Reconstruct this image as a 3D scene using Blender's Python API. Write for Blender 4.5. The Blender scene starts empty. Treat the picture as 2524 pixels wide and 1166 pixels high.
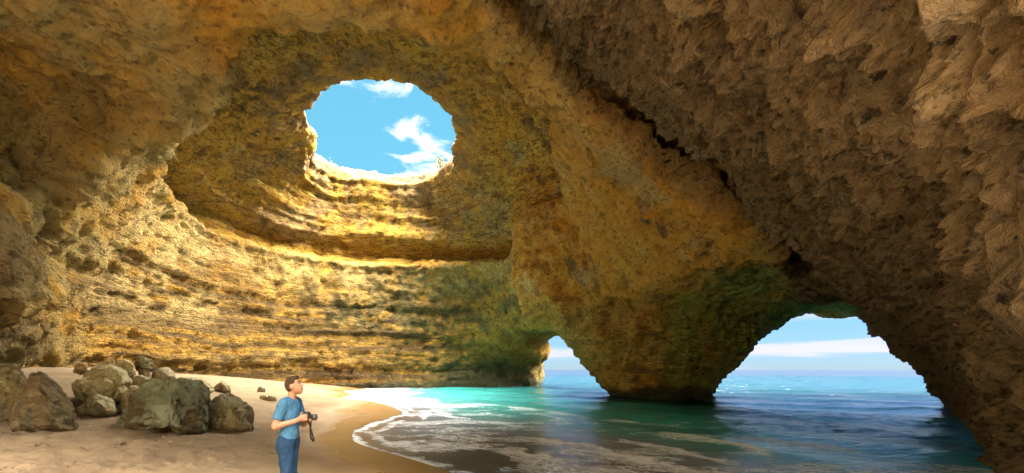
import bpy, math, random
import numpy as np
from mathutils import Vector

# ------------------------------------------------------------------ camera, sky, sun, exposure
SC = bpy.context.scene
COL = SC.collection
FPX, CX, HY = 1000.0, 1262.0, 911.0          # focal length and horizon of the 2524 px wide photograph
CAMZ = 2.0
cam_d = bpy.data.cameras.new("view_camera")
cam = bpy.data.objects.new("view_camera", cam_d)
COL.objects.link(cam)
cam.location = (0, 0, CAMZ)
cam.rotation_euler = (math.radians(90), 0, 0)
cam_d.sensor_width = 36.0
cam_d.lens = 36.0 * FPX / 2524.0
cam_d.shift_y = (HY - 583.0) / 2524.0
cam_d.clip_start = 0.05
cam_d.clip_end = 20000
SC.camera = cam
SUN_DIR = Vector((0.34, 0.03, 0.94)).normalized()     # towards the sun
SUN_STRENGTH, SKY_STRENGTH, EXPOSURE = 5.0, 0.05, 4.75
sun_d = bpy.data.lights.new("sun", 'SUN')
sun_d.energy = SUN_STRENGTH
sun_d.angle = math.radians(95.0)
sun_d.color = (1.0, 0.90, 0.75)
sun = bpy.data.objects.new("sun", sun_d)
COL.objects.link(sun)
sun.rotation_euler = SUN_DIR.to_track_quat('Z', 'Y').to_euler()
SC.view_settings.view_transform = 'Standard'
SC.view_settings.look = 'None'
SC.view_settings.exposure = EXPOSURE
SC.view_settings.gamma = 1.0
SC.view_settings.use_curve_mapping = False
SC.render.engine = 'CYCLES'
SC.cycles.max_bounces = 10
SC.cycles.diffuse_bounces = 8
SC.cycles.glossy_bounces = 4
SC.cycles.transparent_max_bounces = 8
SC.cycles.sample_clamp_indirect = 6.0
SC.cycles.use_denoising = True
SC.cycles.caustics_reflective = False
SC.cycles.caustics_refractive = False


# ------------------------------------------------------------------ node helpers
class NT:
    """small wrapper to write node graphs as expressions"""
    def __init__(self, tree):
        self.t = tree
        tree.nodes.clear()

    def new(self, kind, **kw):
        n = self.t.nodes.new(kind)
        for k, v in kw.items():
            setattr(n, k, v)
        return n

    def put(self, sock, v):
        if isinstance(v, S):
            self.t.links.new(v.s, sock)
        elif isinstance(v, bpy.types.NodeSocket):
            self.t.links.new(v, sock)
        else:
            sock.default_value = v

    def math(self, op, a, b=0.0, c=0.0, clamp=False):
        n = self.new('ShaderNodeMath', operation=op, use_clamp=clamp)
        for i, v in enumerate((a, b, c)):
            self.put(n.inputs[i], v)
        return S(self, n.outputs[0])

    def noise(self, vec, scale, detail=6, rough=0.55, dist=0.0, kind='FBM', lac=2.0):
        n = self.new('ShaderNodeTexNoise', noise_dimensions='3D', noise_type=kind)
        if kind == 'FBM':
            n.normalize = True
        self.put(n.inputs['Vector'], vec)
        n.inputs['Scale'].default_value = scale
        n.inputs['Detail'].default_value = detail
        n.inputs['Roughness'].default_value = rough
        n.inputs['Lacunarity'].default_value = lac
        n.inputs['Distortion'].default_value = dist
        return S(self, n.outputs[0])

    def voronoi(self, vec, scale, feature='F1', rand=1.0):
        n = self.new('ShaderNodeTexVoronoi', feature=feature)
        self.put(n.inputs['Vector'], vec)
        n.inputs['Scale'].default_value = scale
        n.inputs['Randomness'].default_value = rand
        return S(self, n.outputs['Distance'])

    def ramp(self, x, a, b, lo=0.0, hi=1.0, smooth=True):
        n = self.new('ShaderNodeMapRange', clamp=True)
        n.interpolation_type = 'SMOOTHSTEP' if smooth else 'LINEAR'
        for i, v in enumerate((x, a, b, lo, hi)):
            self.put(n.inputs[i], v)
        return S(self, n.outputs[0])

    def mix(self, f, a, b, blend='MIX'):
        n = self.new('ShaderNodeMix', data_type='RGBA', blend_type=blend, clamp_factor=True)
        self.put(n.inputs[0], f)
        for sock, v in ((n.inputs[6], a), (n.inputs[7], b)):
            self.put(sock, tuple(v) + (1.0,) if isinstance(v, tuple) and len(v) == 3 else v)
        return S(self, n.outputs[2])

    def scale(self, vec, s, off=(0, 0, 0)):
        n = self.new('ShaderNodeMapping')
        self.put(n.inputs[0], vec)
        n.inputs['Scale'].default_value = s
        n.inputs['Location'].default_value = off
        return S(self, n.outputs[0])

    def rot(self, vec, ang):
        n = self.new('ShaderNodeMapping')
        self.put(n.inputs[0], vec)
        n.inputs['Rotation'].default_value = (0, 0, ang)
        return S(self, n.outputs[0])

    def attr(self, name, out='Fac'):
        n = self.new('ShaderNodeAttribute', attribute_name=name)
        return S(self, n.outputs[out])

    def bump(self, h, dist, strength=1.0, normal=None):
        n = self.new('ShaderNodeBump')
        self.put(n.inputs['Strength'], strength)
        n.inputs['Distance'].default_value = dist
        self.put(n.inputs['Height'], h)
        if normal is not None:
            self.put(n.inputs['Normal'], normal)
        return S(self, n.outputs[0])

    def obj(self):
        return S(self, self.new('ShaderNodeTexCoord').outputs['Object'])

    def principled(self, **kw):
        n = self.new('ShaderNodeBsdfPrincipled')
        for k, v in kw.items():
            k = k.replace('_', ' ')
            if isinstance(v, tuple) and len(v) == 3:
                v = v + (1.0,)
            self.put(n.inputs[k], v)
        return S(self, n.outputs[0])

    def out(self, surf):
        n = self.new('ShaderNodeOutputMaterial')
        self.put(n.inputs['Surface'], surf)


class S:
    def __init__(self, nt, s):
        self.nt, self.s = nt, s

    def __add__(self, o): return self.nt.math('ADD', self, o)
    def __radd__(self, o): return self.nt.math('ADD', o, self)
    def __sub__(self, o): return self.nt.math('SUBTRACT', self, o)
    def __rsub__(self, o): return self.nt.math('SUBTRACT', o, self)
    def __mul__(self, o): return self.nt.math('MULTIPLY', self, o)
    def __rmul__(self, o): return self.nt.math('MULTIPLY', o, self)
    def __truediv__(self, o): return self.nt.math('DIVIDE', self, o)
    def __rtruediv__(self, o): return self.nt.math('DIVIDE', o, self)


def material(name):
    m = bpy.data.materials.new(name)
    m.use_nodes = True
    return m, NT(m.node_tree)


# ------------------------------------------------------------------ world: sky with fair-weather clouds
world = bpy.data.worlds.new("World")
SC.world = world
world.use_nodes = True
W = NT(world.node_tree)
sky = W.new('ShaderNodeTexSky', sky_type='NISHITA')
sky.sun_disc = False
sky.sun_elevation = math.asin(SUN_DIR.z)
sky.sun_rotation = math.atan2(SUN_DIR.x, SUN_DIR.y)
sky.air_density = 1.0
sky.dust_density = 0.3
sky.ozone_density = 2.0
gen = W.new('ShaderNodeTexCoord').outputs['Generated']
sep = W.new('ShaderNodeSeparateXYZ')
W.put(sep.inputs[0], gen)
dx, dy, dz = (S(W, sep.outputs[i]) for i in range(3))
zc = W.math('MAXIMUM', dz, 0.02)
qx, qy = dx / zc, dy / zc                               # where the ray meets a flat cloud layer
comb = W.new('ShaderNodeCombineXYZ')
W.put(comb.inputs[0], qx); W.put(comb.inputs[1], qy)
q = S(W, comb.outputs[0])
nz = W.noise(q, 4.6, 7, 0.62, 0.5)
blob = None
for (bx, by, rx, ry, amp) in ((-0.42, 1.44, 0.10, 0.05, 0.9), (-0.46, 1.70, 0.07, 0.06, 0.9), (-0.37, 1.60, 0.06, 0.05, 0.85),
                              (-0.36, 1.95, 0.17, 0.15, 1.25), (-0.52, 2.12, 0.12, 0.06, 0.9), (-0.62, 1.40, 0.06, 0.04, 0.6)):
    ax = (qx - bx) / rx
    ay = (qy - by) / ry
    g = W.math('EXPONENT', (ax * ax + ay * ay) * -0.7) * amp
    blob = g if blob is None else blob + g
cum = W.ramp(nz * 1.7 + W.math('MINIMUM', blob, 1.0) * 0.46 - 0.70, 0.40, 0.72)
cum = cum * W.ramp(dz, 0.18, 0.3)
# thin streaks low over the sea
comb2 = W.new('ShaderNodeCombineXYZ')
az = W.math('ARCTAN2', dx, dy)
W.put(comb2.inputs[0], az * 2.2); W.put(comb2.inputs[1], dz * 26.0)
st = W.noise(S(W, comb2.outputs[0]), 1.5, 6, 0.55, 0.4)
dzw = dz + (W.noise(S(W, comb2.outputs[0]), .55, 4, .6, .8) - .5) * .06
band1 = W.ramp(dzw, 0.012, 0.035) * W.ramp(dzw, 0.066, 0.046)
band2 = W.ramp(dzw, 0.078, 0.094) * W.ramp(dzw, 0.118, 0.104)
streak = W.ramp(st + band1 * 0.30 + band2 * 0.24 - 0.12, 0.42, 0.74) * W.ramp(dz, 0.22, 0.12)
raw = W.mix(1.0, S(W, sky.outputs[0]), W.mix(W.ramp(dz, .12, .42), (0.44, 0.66, 1.05), (0.72, 1.42, 1.15)), 'MULTIPLY')
sc_ = W.new('ShaderNodeSeparateColor')
W.put(sc_.inputs[0], raw)
gain = 0.37 / (1.0 + S(W, sc_.outputs[1]) * 0.42)      # the bright haze over the horizon held back
cc_ = W.new('ShaderNodeCombineColor')
for i in range(3):
    W.put(cc_.inputs[i], S(W, sc_.outputs[i]) * gain)
skyc = S(W, cc_.outputs[0])
col = W.mix(cum, skyc, (1.06, 1.09, 1.15))
col = W.mix(streak * 0.75, col, (.82, .74, .92))
bg = W.new('ShaderNodeBackground')
W.put(bg.inputs[0], col)
bg.inputs[1].default_value = SKY_STRENGTH
wo = W.new('ShaderNodeOutputWorld')
W.put(wo.inputs[0], bg.outputs[0])

# ------------------------------------------------------------------ numpy geometry helpers
rng = np.random.default_rng(7)
_perm = rng.permutation(256).astype(np.int32)
_perm = np.concatenate([_perm, _perm, _perm])
_grad = rng.normal(size=(256, 3)).astype(np.float32)
_grad /= np.linalg.norm(_grad, axis=1)[:, None]


def perlin(x, y, z):
    x = np.asarray(x, np.float32); y = np.asarray(y, np.float32); z = np.asarray(z, np.float32)
    x, y, z = np.broadcast_arrays(x, y, z)
    xi = np.floor(x); yi = np.floor(y); zi = np.floor(z)
    fx, fy, fz = x - xi, y - yi, z - zi
    xi = xi.astype(np.int32) & 255; yi = yi.astype(np.int32) & 255; zi = zi.astype(np.int32) & 255
    u = fx * fx * fx * (fx * (fx * 6 - 15) + 10)
    v = fy * fy * fy * (fy * (fy * 6 - 15) + 10)
    w = fz * fz * fz * (fz * (fz * 6 - 15) + 10)
    out = 0
    for i in (0, 1):
        px = _perm[xi + i]
        wu = u if i else 1 - u
        for j in (0, 1):
            py = _perm[px + yi + j]
            wv = wu * (v if j else 1 - v)
            for k in (0, 1):
                g = _grad[_perm[py + zi + k]]
                out = out + wv * (w if k else 1 - w) * (g[..., 0] * (fx - i) + g[..., 1] * (fy - j) + g[..., 2] * (fz - k))
    return out * 1.5


def fbm(x, y, z, octv=4, gain=0.5, ridged=False):
    s, a, f, tot = 0, 1.0, 1.0, 0.0
    for o in range(octv):
        n = perlin(x * f + 17.3 * o, y * f - 9.1 * o, z * f + 5.7 * o)
        if ridged:
            n = 1 - 2 * np.abs(n)
        s = s + a * n
        tot += a
        a *= gain
        f *= 2.03
    return s / tot


def sstep(a, b, x):
    t = np.clip((x - a) / (b - a), 0, 1)
    return t * t * (3 - 2 * t)


def smin(a, b, k):
    h = np.clip(0.5 + 0.5 * (b - a) / k, 0, 1)
    return b + (a - b) * h - k * h * (1 - h)


def smax(a, b, k):
    return -smin(-a, -b, k)


def surface_nets(F, origin, h):
    """closed surface where F (negative inside) changes sign; quads with outward normals"""
    nx, ny, nz = F.shape
    neg = F < 0
    cnt = np.zeros((nx - 1, ny - 1, nz - 1), np.int8)
    for i in (0, 1):
        for j in (0, 1):
            for k in (0, 1):
                cnt += neg[i:nx - 1 + i, j:ny - 1 + j, k:nz - 1 + k]
    act = (cnt > 0) & (cnt < 8)
    ids = np.full(act.shape, -1, np.int64)
    ci, cj, ck = np.nonzero(act)
    ids[ci, cj, ck] = np.arange(len(ci))
    acc = np.zeros((len(ci), 3), np.float64)
    num = np.zeros(len(ci))
    corners = [(i, j, k) for i in (0, 1) for j in (0, 1) for k in (0, 1)]
    val = {c: F[ci + c[0], cj + c[1], ck + c[2]].astype(np.float64) for c in corners}
    for c in corners:
        for ax in range(3):
            if c[ax] == 0:
                d = list(c); d[ax] = 1; d = tuple(d)
                a, b = val[c], val[d]
                m = (a < 0) != (b < 0)
                t = np.where(m, a / np.where(m, a - b, 1), 0)
                p = np.array(c, float)[None, :].repeat(len(ci), 0)
                p[:, ax] += t
                acc += p * m[:, None]
                num += m
    V = (acc / num[:, None] + np.stack([ci, cj, ck], 1)) * h + np.array(origin)
    quads = []
    for ax in range(3):
        o1, o2 = [a for a in range(3) if a != ax]
        A = np.take(neg, range(0, F.shape[ax] - 1), ax)
        B = np.take(neg, range(1, F.shape[ax]), ax)
        m = A != B
        e = np.argwhere(m)
        e = e[(e[:, o1] > 0) & (e[:, o2] > 0) & (e[:, o1] < F.shape[o1] - 1) & (e[:, o2] < F.shape[o2] - 1)]
        flip = A[e[:, 0], e[:, 1], e[:, 2]]
        def cid(d1, d2):
            c = e.copy(); c[:, o1] -= d1; c[:, o2] -= d2
            return ids[c[:, 0], c[:, 1], c[:, 2]]
        qd = np.stack([cid(1, 1), cid(0, 1), cid(0, 0), cid(1, 0)], 1)
        if ax == 1:
            flip = ~flip
        qd[~flip] = qd[~flip][:, ::-1]
        quads.append(qd)
    return V, np.concatenate(quads)


def vnormals(V, T):
    n = np.cross(V[T[:, 1]] - V[T[:, 0]], V[T[:, 2]] - V[T[:, 0]])
    N = np.zeros_like(V)
    for i in range(3):
        for c in range(3):
            N[:, c] += np.bincount(T[:, i], n[:, c], len(V))
    return N / np.maximum(np.linalg.norm(N, axis=1), 1e-9)[:, None]


def refine(V, T, limit):
    """split every edge with limit(p, q) true; neighbours stay joined"""
    E = np.sort(np.concatenate([T[:, [0, 1]], T[:, [1, 2]], T[:, [2, 0]]]), 1)
    key = E[:, 0].astype(np.int64) * len(V) + E[:, 1]
    uk, inv = np.unique(key, return_inverse=True)
    a, b = uk // len(V), uk % len(V)
    m = limit(V, a, b)
    if not m.any():
        return V, T, False
    mid = np.full(len(uk), -1, np.int64)
    mid[m] = len(V) + np.arange(m.sum())
    V2 = np.concatenate([V, 0.5 * (V[a[m]] + V[b[m]])])
    n = len(T)
    M = np.stack([mid[inv[:n]], mid[inv[n:2 * n]], mid[inv[2 * n:]]], 1)
    c = (M >= 0).sum(1)
    out = [T[c == 0]]
    t, mm = T[c == 3], M[c == 3]
    out += [np.stack(x, 1) for x in ((t[:, 0], mm[:, 0], mm[:, 2]), (mm[:, 0], t[:, 1], mm[:, 1]),
                                     (mm[:, 2], mm[:, 1], t[:, 2]), (mm[:, 0], mm[:, 1], mm[:, 2]))]
    for r in range(3):
        rr = [r, (r + 1) % 3, (r + 2) % 3]
        s = (c == 1) & (M[:, r] >= 0)
        t, mm = T[s][:, rr], M[s][:, rr]
        out += [np.stack((t[:, 0], mm[:, 0], t[:, 2]), 1), np.stack((mm[:, 0], t[:, 1], t[:, 2]), 1)]
        s = (c == 2) & (M[:, rr[2]] < 0)
        t, mm = T[s][:, rr], M[s][:, rr]
        out += [np.stack((mm[:, 0], t[:, 1], mm[:, 1]), 1), np.stack((t[:, 0], mm[:, 0], mm[:, 1]), 1),
                np.stack((t[:, 0], mm[:, 1], t[:, 2]), 1)]
    return V2, np.concatenate(out), True


def mesh_object(name, V, F, mat, parent=None, smooth=True, attrs=None, colors=None, normals=None):
    me = bpy.data.meshes.new(name)
    F = np.asarray(F)
    k = F.shape[1]
    me.vertices.add(len(V))
    me.vertices.foreach_set('co', np.asarray(V, np.float32).ravel())
    me.loops.add(F.size)
    me.loops.foreach_set('vertex_index', F.astype(np.int32).ravel())
    me.polygons.add(len(F))
    me.polygons.foreach_set('loop_start', np.arange(0, F.size, k, dtype=np.int32))
    me.update(calc_edges=True)
    me.validate()
    me.polygons.foreach_set('use_smooth', np.full(len(me.polygons), smooth))
    for an, av in (attrs or {}).items():
        a = me.attributes.new(an, 'FLOAT', 'POINT')
        a.data.foreach_set('value', np.asarray(av, np.float32))
    for an, av in (colors or {}).items():
        a = me.attributes.new(an, 'FLOAT_COLOR', 'POINT')
        c = np.ones((len(V), 4), np.float32); c[:, :3] = av
        a.data.foreach_set('color', c.ravel())
    if normals is not None:
        me.normals_split_custom_set_from_vertices(np.asarray(normals, np.float32))
    if mat:
        me.materials.append(mat)
    o = bpy.data.objects.new(name, me)
    COL.objects.link(o)
    if parent:
        o.parent = parent
    return o


def tag(o, label, cat, group=None, kind=None):
    o['label'] = label
    o['category'] = cat
    if group:
        o['group'] = group
    if kind:
        o['kind'] = kind
    return o


def at(px, py, y):
    """the point at distance y in front of the camera seen at a photograph pixel"""
    return np.array([(px - CX) / FPX * y, y, CAMZ + (HY - py) / FPX * y])


# ------------------------------------------------------------------ the cave as one solid of rock
CC = (-9.0, 28.0)                                        # axis of the bell under the oculus


def ring(tab, smooth=9.0):
    a = np.array([t[0] for t in tab], float); r = np.array([t[1] for t in tab], float)
    o = np.argsort(a); a, r = a[o], r[o]
    th = np.arange(720) / 2.0
    v = np.interp(th, np.concatenate([a - 360, a, a + 360]), np.concatenate([r, r, r]))
    k = np.exp(-0.5 * (np.arange(-60, 61) / 2.0 / smooth) ** 2); k /= k.sum()
    return np.convolve(np.concatenate([v[-60:], v, v[:60]]), k, 'valid')


RB = ring([(0, 13.2), (23, 14.5), (40, 19), (55, 23), (66, 21.5), (76, 18), (90, 16.2), (108, 16), (130, 16.4), (150, 15.4), (170, 14.2),
           (185, 14.4), (200, 14.6), (219, 15), (240, 16.4), (253, 18), (270, 21), (290, 24), (307, 24), (316, 25), (324, 24), (334, 19), (345, 14.6)])
R6 = ring([(0, 13.0), (23, 13.8), (40, 15.2), (55, 16.6), (70, 17.0), (90, 16.4), (108, 16), (130, 16.4), (153, 16.4), (180, 14.6), (200, 14.4),
           (219, 15), (240, 16.0), (253, 17.5), (270, 20), (290, 23), (307, 24.2), (316, 24.8), (324, 23.6), (334, 18.6), (345, 14.2)])
RL = ring([(0, 12.4), (23, 12.6), (56, 15.2), (98, 14.2), (125, 15.3), (153, 16), (185, 12.8), (219, 11.5), (253, 12.3), (270, 14.6), (284, 16.5),
           (305, 16.5), (330, 12.9)], 7)
RH = ring([(354, 5.1), (9, 5.0), (30, 5.4), (51, 6.5), (66, 9.0), (79, 11.0), (95, 12.8), (108, 13.4), (127, 12.6), (144, 8.9), (165, 6.1), (181, 5.3), (227, 4.1), (250, 4.1),
           (287, 5.3), (312, 6.0), (335, 5.6)], 4)
ZR = ring([(354, 18.8), (9, 19.2), (51, 20.0), (79, 21.0), (127, 21.0), (144, 20.0), (165, 19.4), (181, 18.9), (200, 18.5), (330, 18.5)], 5)   # height of the rim
_rows = [(-4, RB), (0, RB), (1.2, RB + .15), (2.0, RB + .5), (2.8, RB + .1), (4.5, .5 * RB + .5 * R6), (6.5, R6), (10, .5 * R6 + .5 * RL), (12.4, RL + .05),
         (12.75, RL - .6), (13.1, RL + .35), (13.5, RL + 1.3), (14.4, RL + 1.2), (15.2, .90 * RL + .10 * RH), (15.9, .72 * RL + .28 * RH), (16.2, .56 * RL + .44 * RH),
         (16.5, .60 * RL + .40 * RH), (16.9, .54 * RL + .46 * RH), (17.5, .24 * RL + .76 * RH), (18.0, .10 * RL + .90 * RH), (18.4, RH), (18.75, RH + .35), (19.2, RH + 1.6), (19.6, RH + 3.6), (21, RH + 9), (30, RH + 30)]
_zz = np.arange(-4, 30.01, 0.1)
RTAB = np.stack([np.interp(_zz, [r[0] for r in _rows], [r[1][i] for r in _rows]) for i in range(720)], 1)
_k = np.exp(-0.5 * (np.arange(-6, 7) / 2.0) ** 2); _k /= _k.sum()
_k = np.exp(-0.5 * (np.arange(-6, 7) / 1.6) ** 2); _k /= _k.sum()
RTAB = np.apply_along_axis(lambda c: np.convolve(np.pad(c, 6, 'edge'), _k, 'valid'), 0, RTAB)


def bell_radius(x, y, z):
    th = (np.degrees(np.arctan2(y - CC[1], x - CC[0])) % 360) * 2
    zr = ZR[np.floor(th).astype(np.int32) % 720]
    z = np.where(z > 14.4, 14.4 + (z - 14.4) * 4.1 / (zr - 14.4), z)
    zi = np.clip((z + 4) / 0.1, 0, len(_zz) - 1.001)
    t0 = np.floor(th).astype(np.int32); ft = th - t0
    z0 = np.floor(zi).astype(np.int32); fz = zi - z0
    t0 %= 720; t1 = (t0 + 1) % 720
    return ((RTAB[z0, t0] * (1 - ft) + RTAB[z0, t1] * ft) * (1 - fz) + (RTAB[z0 + 1, t0] * (1 - ft) + RTAB[z0 + 1, t1] * ft) * fz)


def h_right(x, y, z):
    hA = (13 * x - 9.75 * y + 16.5 * z - 102.6) / 23.2
    hB = ((x - y - 2.3) / 1.414 + 0.15 * z) / 1.01
    return smax(hA, hB, 1.2)


def x_left(z):
    return np.interp(z, [-2, 0, 2, 3.3, 4.6, 5.6, 7.5, 9, 12, 20], [-16.2, -15.8, -15.2, -14.2, -13.8, -14.6, -16.3, -17.8, -18.5, -17])


def pillar_sdf(x, y, z):
    w = np.interp(z, [-3, 0, 1, 2.4, 3.2, 4.2, 5.2, 6.3, 9], [2.6, 3.5, 4.3, 5.2, 6.1, 7.0, 8.3, 10, 11])
    d = np.interp(z, [-3, 0, 3, 5, 6.3, 9], [4.3, 4.7, 5.2, 5.8, 6.5, 7])
    q_ = np.sqrt(((x - 11.3) / w) ** 2 + ((y - 31.5) / d) ** 2)
    return (q_ - 1) * np.minimum(w, d) * 0.9


def rock(x, y, z):
    """negative inside the rock"""
    # slow wobble so that nothing is a clean curve
    wx = x + 0.9 * perlin(x * .13 + 3, y * .13, z * .13); wy = y + 0.9 * perlin(x * .13, y * .13 + 9, z * .13)
    r = np.hypot(wx - CC[0], wy - CC[1])
    v1 = (r - bell_radius(wx, wy, z)) * 0.85
    hr = h_right(x, y, z)
    hl = (x_left(z) - x) * 0.9
    v2 = smax(smax(hr, hl, 1.0), smax((y - 15) * 1.0, z - 12.2 + 0.06 * (y - 8) ** 2 * (y < 8), 1.0), 1.2)
    zc_ = 6.2 + 0.5 * perlin(x * .11, y * .11, 4.4)
    out_r = (21.0 + 0.35 * (x - 20)) - y                         # right wall stops where the sea opens
    tr = smin(smax(hr, -2.0 - x * 0 - (y - 4) * 0.5, 0.5), np.where(x > 14, np.maximum(out_r, (x - y - 2.6) / 1.414 + .05 * z), 99.), 1.5)  # hidden stretch of right wall added beyond it, blocking low sun
    t = smax(smax(z - zc_, tr, 1.2), 3.0 - x - np.clip(46 - y, 0, 12) * 0.9 + 0.9 * perlin(x * .3 + 7, y * .35, z * .5) + 0.14 * z, 0.8)
    t = smax(t, 9.0 - y, 1.0)
    # the rib near us stands free: a pocket of air behind its edge
    hA_ = (13 * x - 9.75 * y + 16.5 * z - 102.6) / 23.2
    ed = -.56 * x + .596 * y - .575 * (z - 2.0) + 0.35 * perlin(x * .5, y * .5, z * .5)
    v4 = np.maximum.reduce([hA_ - 4.6 * sstep(7.0, 0.0, ed) * sstep(20, 17, y), -ed - 1.3, 0.9 - hA_ - 3.0 * np.clip(ed + .2, 0, 9), y - 20, z - 12.8, 8.5 - y, -0.4 - hA_])
    v = smin(smin(v1, v2, 0.9), t, 0.7)
    v = smin(v, v4 * 0.8, 0.4)
    v = smax(v, -pillar_sdf(wx, wy, z), 1.1)
    outer = np.maximum.reduce([(y - 34.0) + 0 * x, ((x - 12) * 18 + (y - 34) * 7) / 19.3 - 0.0]) * 1.0
    outer = np.where(x > 12, np.maximum(y - 33.5, x - 40), ((x - 12) * 18 + (y - 34) * 7) / 19.3)
    outer = np.maximum(outer, y - 57)
    outer = np.maximum(outer, z - 21.5 - 2.5 * sstep(30, 36, y) - 0.6 * perlin(x * .2, y * .2, 0.5))
    outer = np.maximum(outer, (0.0 + 0.22 * (z - 5) * (z > 5)) + np.clip(0.7 * x, 0, 2.5) - y)                # unseen front mouth, cut open behind the camera to let fill light in
    outer = np.maximum(outer, z - 14 - 0.6 * (y - 3))  # unseen roof thinned towards the mouth so the sun clears it
    return smax(-v, outer, 0.8)


HC = 0.42
gx = np.arange(-33, 40.01, HC); gy = np.arange(-4.0, 60, HC); gz = np.arange(-3.4, 26.5, HC)
G = np.meshgrid(gx, gy, gz, indexing='ij')
Fv = rock(G[0].ravel(), G[1].ravel(), G[2].ravel()).reshape(G[0].shape).astype(np.float32)
del G
CV, CQ = surface_nets(Fv, (gx[0], gy[0], gz[0]), HC)
CT = np.concatenate([CQ[:, [0, 1, 2]], CQ[:, [0, 2, 3]]])


def in_view(P, margin=0.12):
    yy = np.maximum(P[:, 1], 0.05)
    sx = P[:, 0] / yy; sz = (P[:, 2] - CAMZ) / yy
    return (P[:, 1] > 0.3) & (np.abs(sx) < 1.262 + margin) & (sz < 0.911 + margin) & (sz > -0.255 - margin)


def project(V, it=2):
    e = 0.06
    for _ in range(it):
        f = rock(*V.T)
        g = np.stack([rock(*(V + d).T) - f for d in np.eye(3) * e], 1) / e
        g2 = np.maximum((g ** 2).sum(1), 0.15)
        st_ = np.clip(f / g2, -0.25, 0.25)
        V = V - st_[:, None] * g
    return V


def make_limit(px):
    def lim(V, a, b):
        A, B = V[a], V[b]
        mid = 0.5 * (A + B)
        d = np.linalg.norm(mid - np.array([0, 0, CAMZ]), axis=1)
        L = np.linalg.norm(A - B, axis=1)
        N = LIMN[a] if len(LIMN) == len(V) else None
        ok = in_view(mid)
        if N is not None:
            ok &= ((np.array([0, 0, CAMZ]) - mid) * N).sum(1) > -0.7 * d
        return ok & (L > np.maximum(px * d / 406.0, 0.03))
    return lim


CV = project(CV, 2)
for _ in range(4):
    LIMN = vnormals(CV, CT)
    CV, CT, more = refine(CV, CT, make_limit(2.7))
    if not more:
        break
CV = project(CV, 2)
CN = vnormals(CV, CT)

X, Y, Z = CV.T

# zones of the rock, each with its own relief and colour
hrv = h_right(X, Y, Z)
z_near = sstep(1.2, 0.0, np.abs(hrv)) * sstep(26, 20, Y) * sstep(.75, .25, CN[:, 0])           # the brown overhang
rad = np.hypot(X - CC[0], Y - CC[1]); ang = np.degrees(np.arctan2(Y - CC[1], X - CC[0])) % 360
ZE = np.where(Z > 14.4, 14.4 + (Z - 14.4) * 4.1 / (ZR[(ang * 2).astype(int) % 720] - 14.4), Z)
z_bell = sstep(12.8, 13.3, Z) * sstep(18.5, 17.5, rad)
z_wall = 1 - z_bell
pil = pillar_sdf(X, Y, Z)
z_pil = sstep(1.6, 0.2, pil) * sstep(7.4, 6.0, Z)
z_tun = sstep(7.2, 6.4, Z) * sstep(4, 8, X) * (1 - z_near)
z_left = sstep(-11, -14, X) * sstep(17, 14.5, Y)                                        # near left wall
# relief: eroded beds, ribs, pits
wz = Z + 0.7 * perlin(X * .09, Y * .09, Z * .05) + 0.25 * perlin(X * .3, Y * .3, Z * .1)
beds = fbm(X * .035, Y * .035, wz * 1.15, 3, 0.6)
beds2 = fbm(X * .06 + 40, Y * .06, wz * 3.2, 2, 0.5)
lump = fbm(X * .35, Y * .35, Z * .35, 4, 0.5)
rid = fbm(X * .55 + 11, Y * .55, Z * .55, 4, 0.55, True)
fine = fbm(X * 1.7, Y * 1.7 + 8, Z * 1.7, 4, 0.6)
pits = np.clip(fbm(X * 1.1 + 70, Y * 1.1, Z * 1.1, 2, 0.5) - 0.18, 0, 1)
# fluting that runs along the overhang
tx = .83 * X + .34 * Y - .45 * Z; ux = (.47 * X + .52 * Y + .71 * Z)
wpx = .5 * perlin(X * .5, Y * .5, Z * .5)
flute = fbm(tx * .42 + wpx, ux * 1.15 + wpx, 0 * X + 3.3, 4, 0.55, True)
steep = 1 - np.abs(CN[:, 2])
bedded = (1 - z_near) * (1 - z_left * 0.8) * (0.35 + 0.65 * sstep(15, 6, Z)) * (0.3 + 0.7 * steep) * sstep(55, 100, ang) * sstep(235, 200, ang)
bedded = np.maximum(bedded, 0.8 * z_pil * steep)
bedded = np.maximum(bedded, 0.85 * z_bell * sstep(5.5, 8, rad))
D = 0.50 * bedded * beds + 0.34 * bedded * beds2
D += 0.55 * lump * (1 - 0.75 * z_near) + (0.32 - .14 * z_bell) * (rid - .3) + 0.26 * fine - 0.9 * pits * (0.35 + 0.65 * (1 - z_bell * .5))
D += z_near * (0.34 * (flute - .2) + 0.12 * (rid - .3) + 0.24 * fine + .16 * fbm(X * 4.1, Y * 4.1, Z * 4.1 + 3, 3, .6) + .30 * fbm(tx * 1.5 + wpx * 2, ux * 3.6 + wpx * 2, 0 * X + 8, 3, .6, True))
D += z_left * 0.18 * (rid - .3)
D += z_pil * (.45 * lump + .20 * (rid - .3))
ribs = fbm(ang * .11 + .35 * perlin(X * .3, Y * .3, Z * .3), Z * .11, 0 * X + 4.2, 3, .55, True)
zone_l = sstep(196, 222, ang) * sstep(292, 265, ang) * (1 - z_bell) * (1 - z_near) * sstep(1.5, 4, Z)
zone_r = np.clip(sstep(312, 324, ang) + sstep(38, 15, ang), 0, 1) * sstep(6.8, 8.5, Z) * (1 - z_near) * (1 - z_bell)
zone_b = z_bell * sstep(6.5, 9.5, rad)
D += (.65 * zone_l + .22 * zone_r + .16 * zone_b) * (ribs - .25)
CV = CV + CN * D[:, None]
CN2 = vnormals(CV, CT)


# albedo of the rock beds and of what grows on them
def c3(*c):
    return np.array(c, float)[None, :]


def lerp(a, b, w):
    return a + (b - a) * np.clip(w, 0, 1)[:, None]


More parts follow.
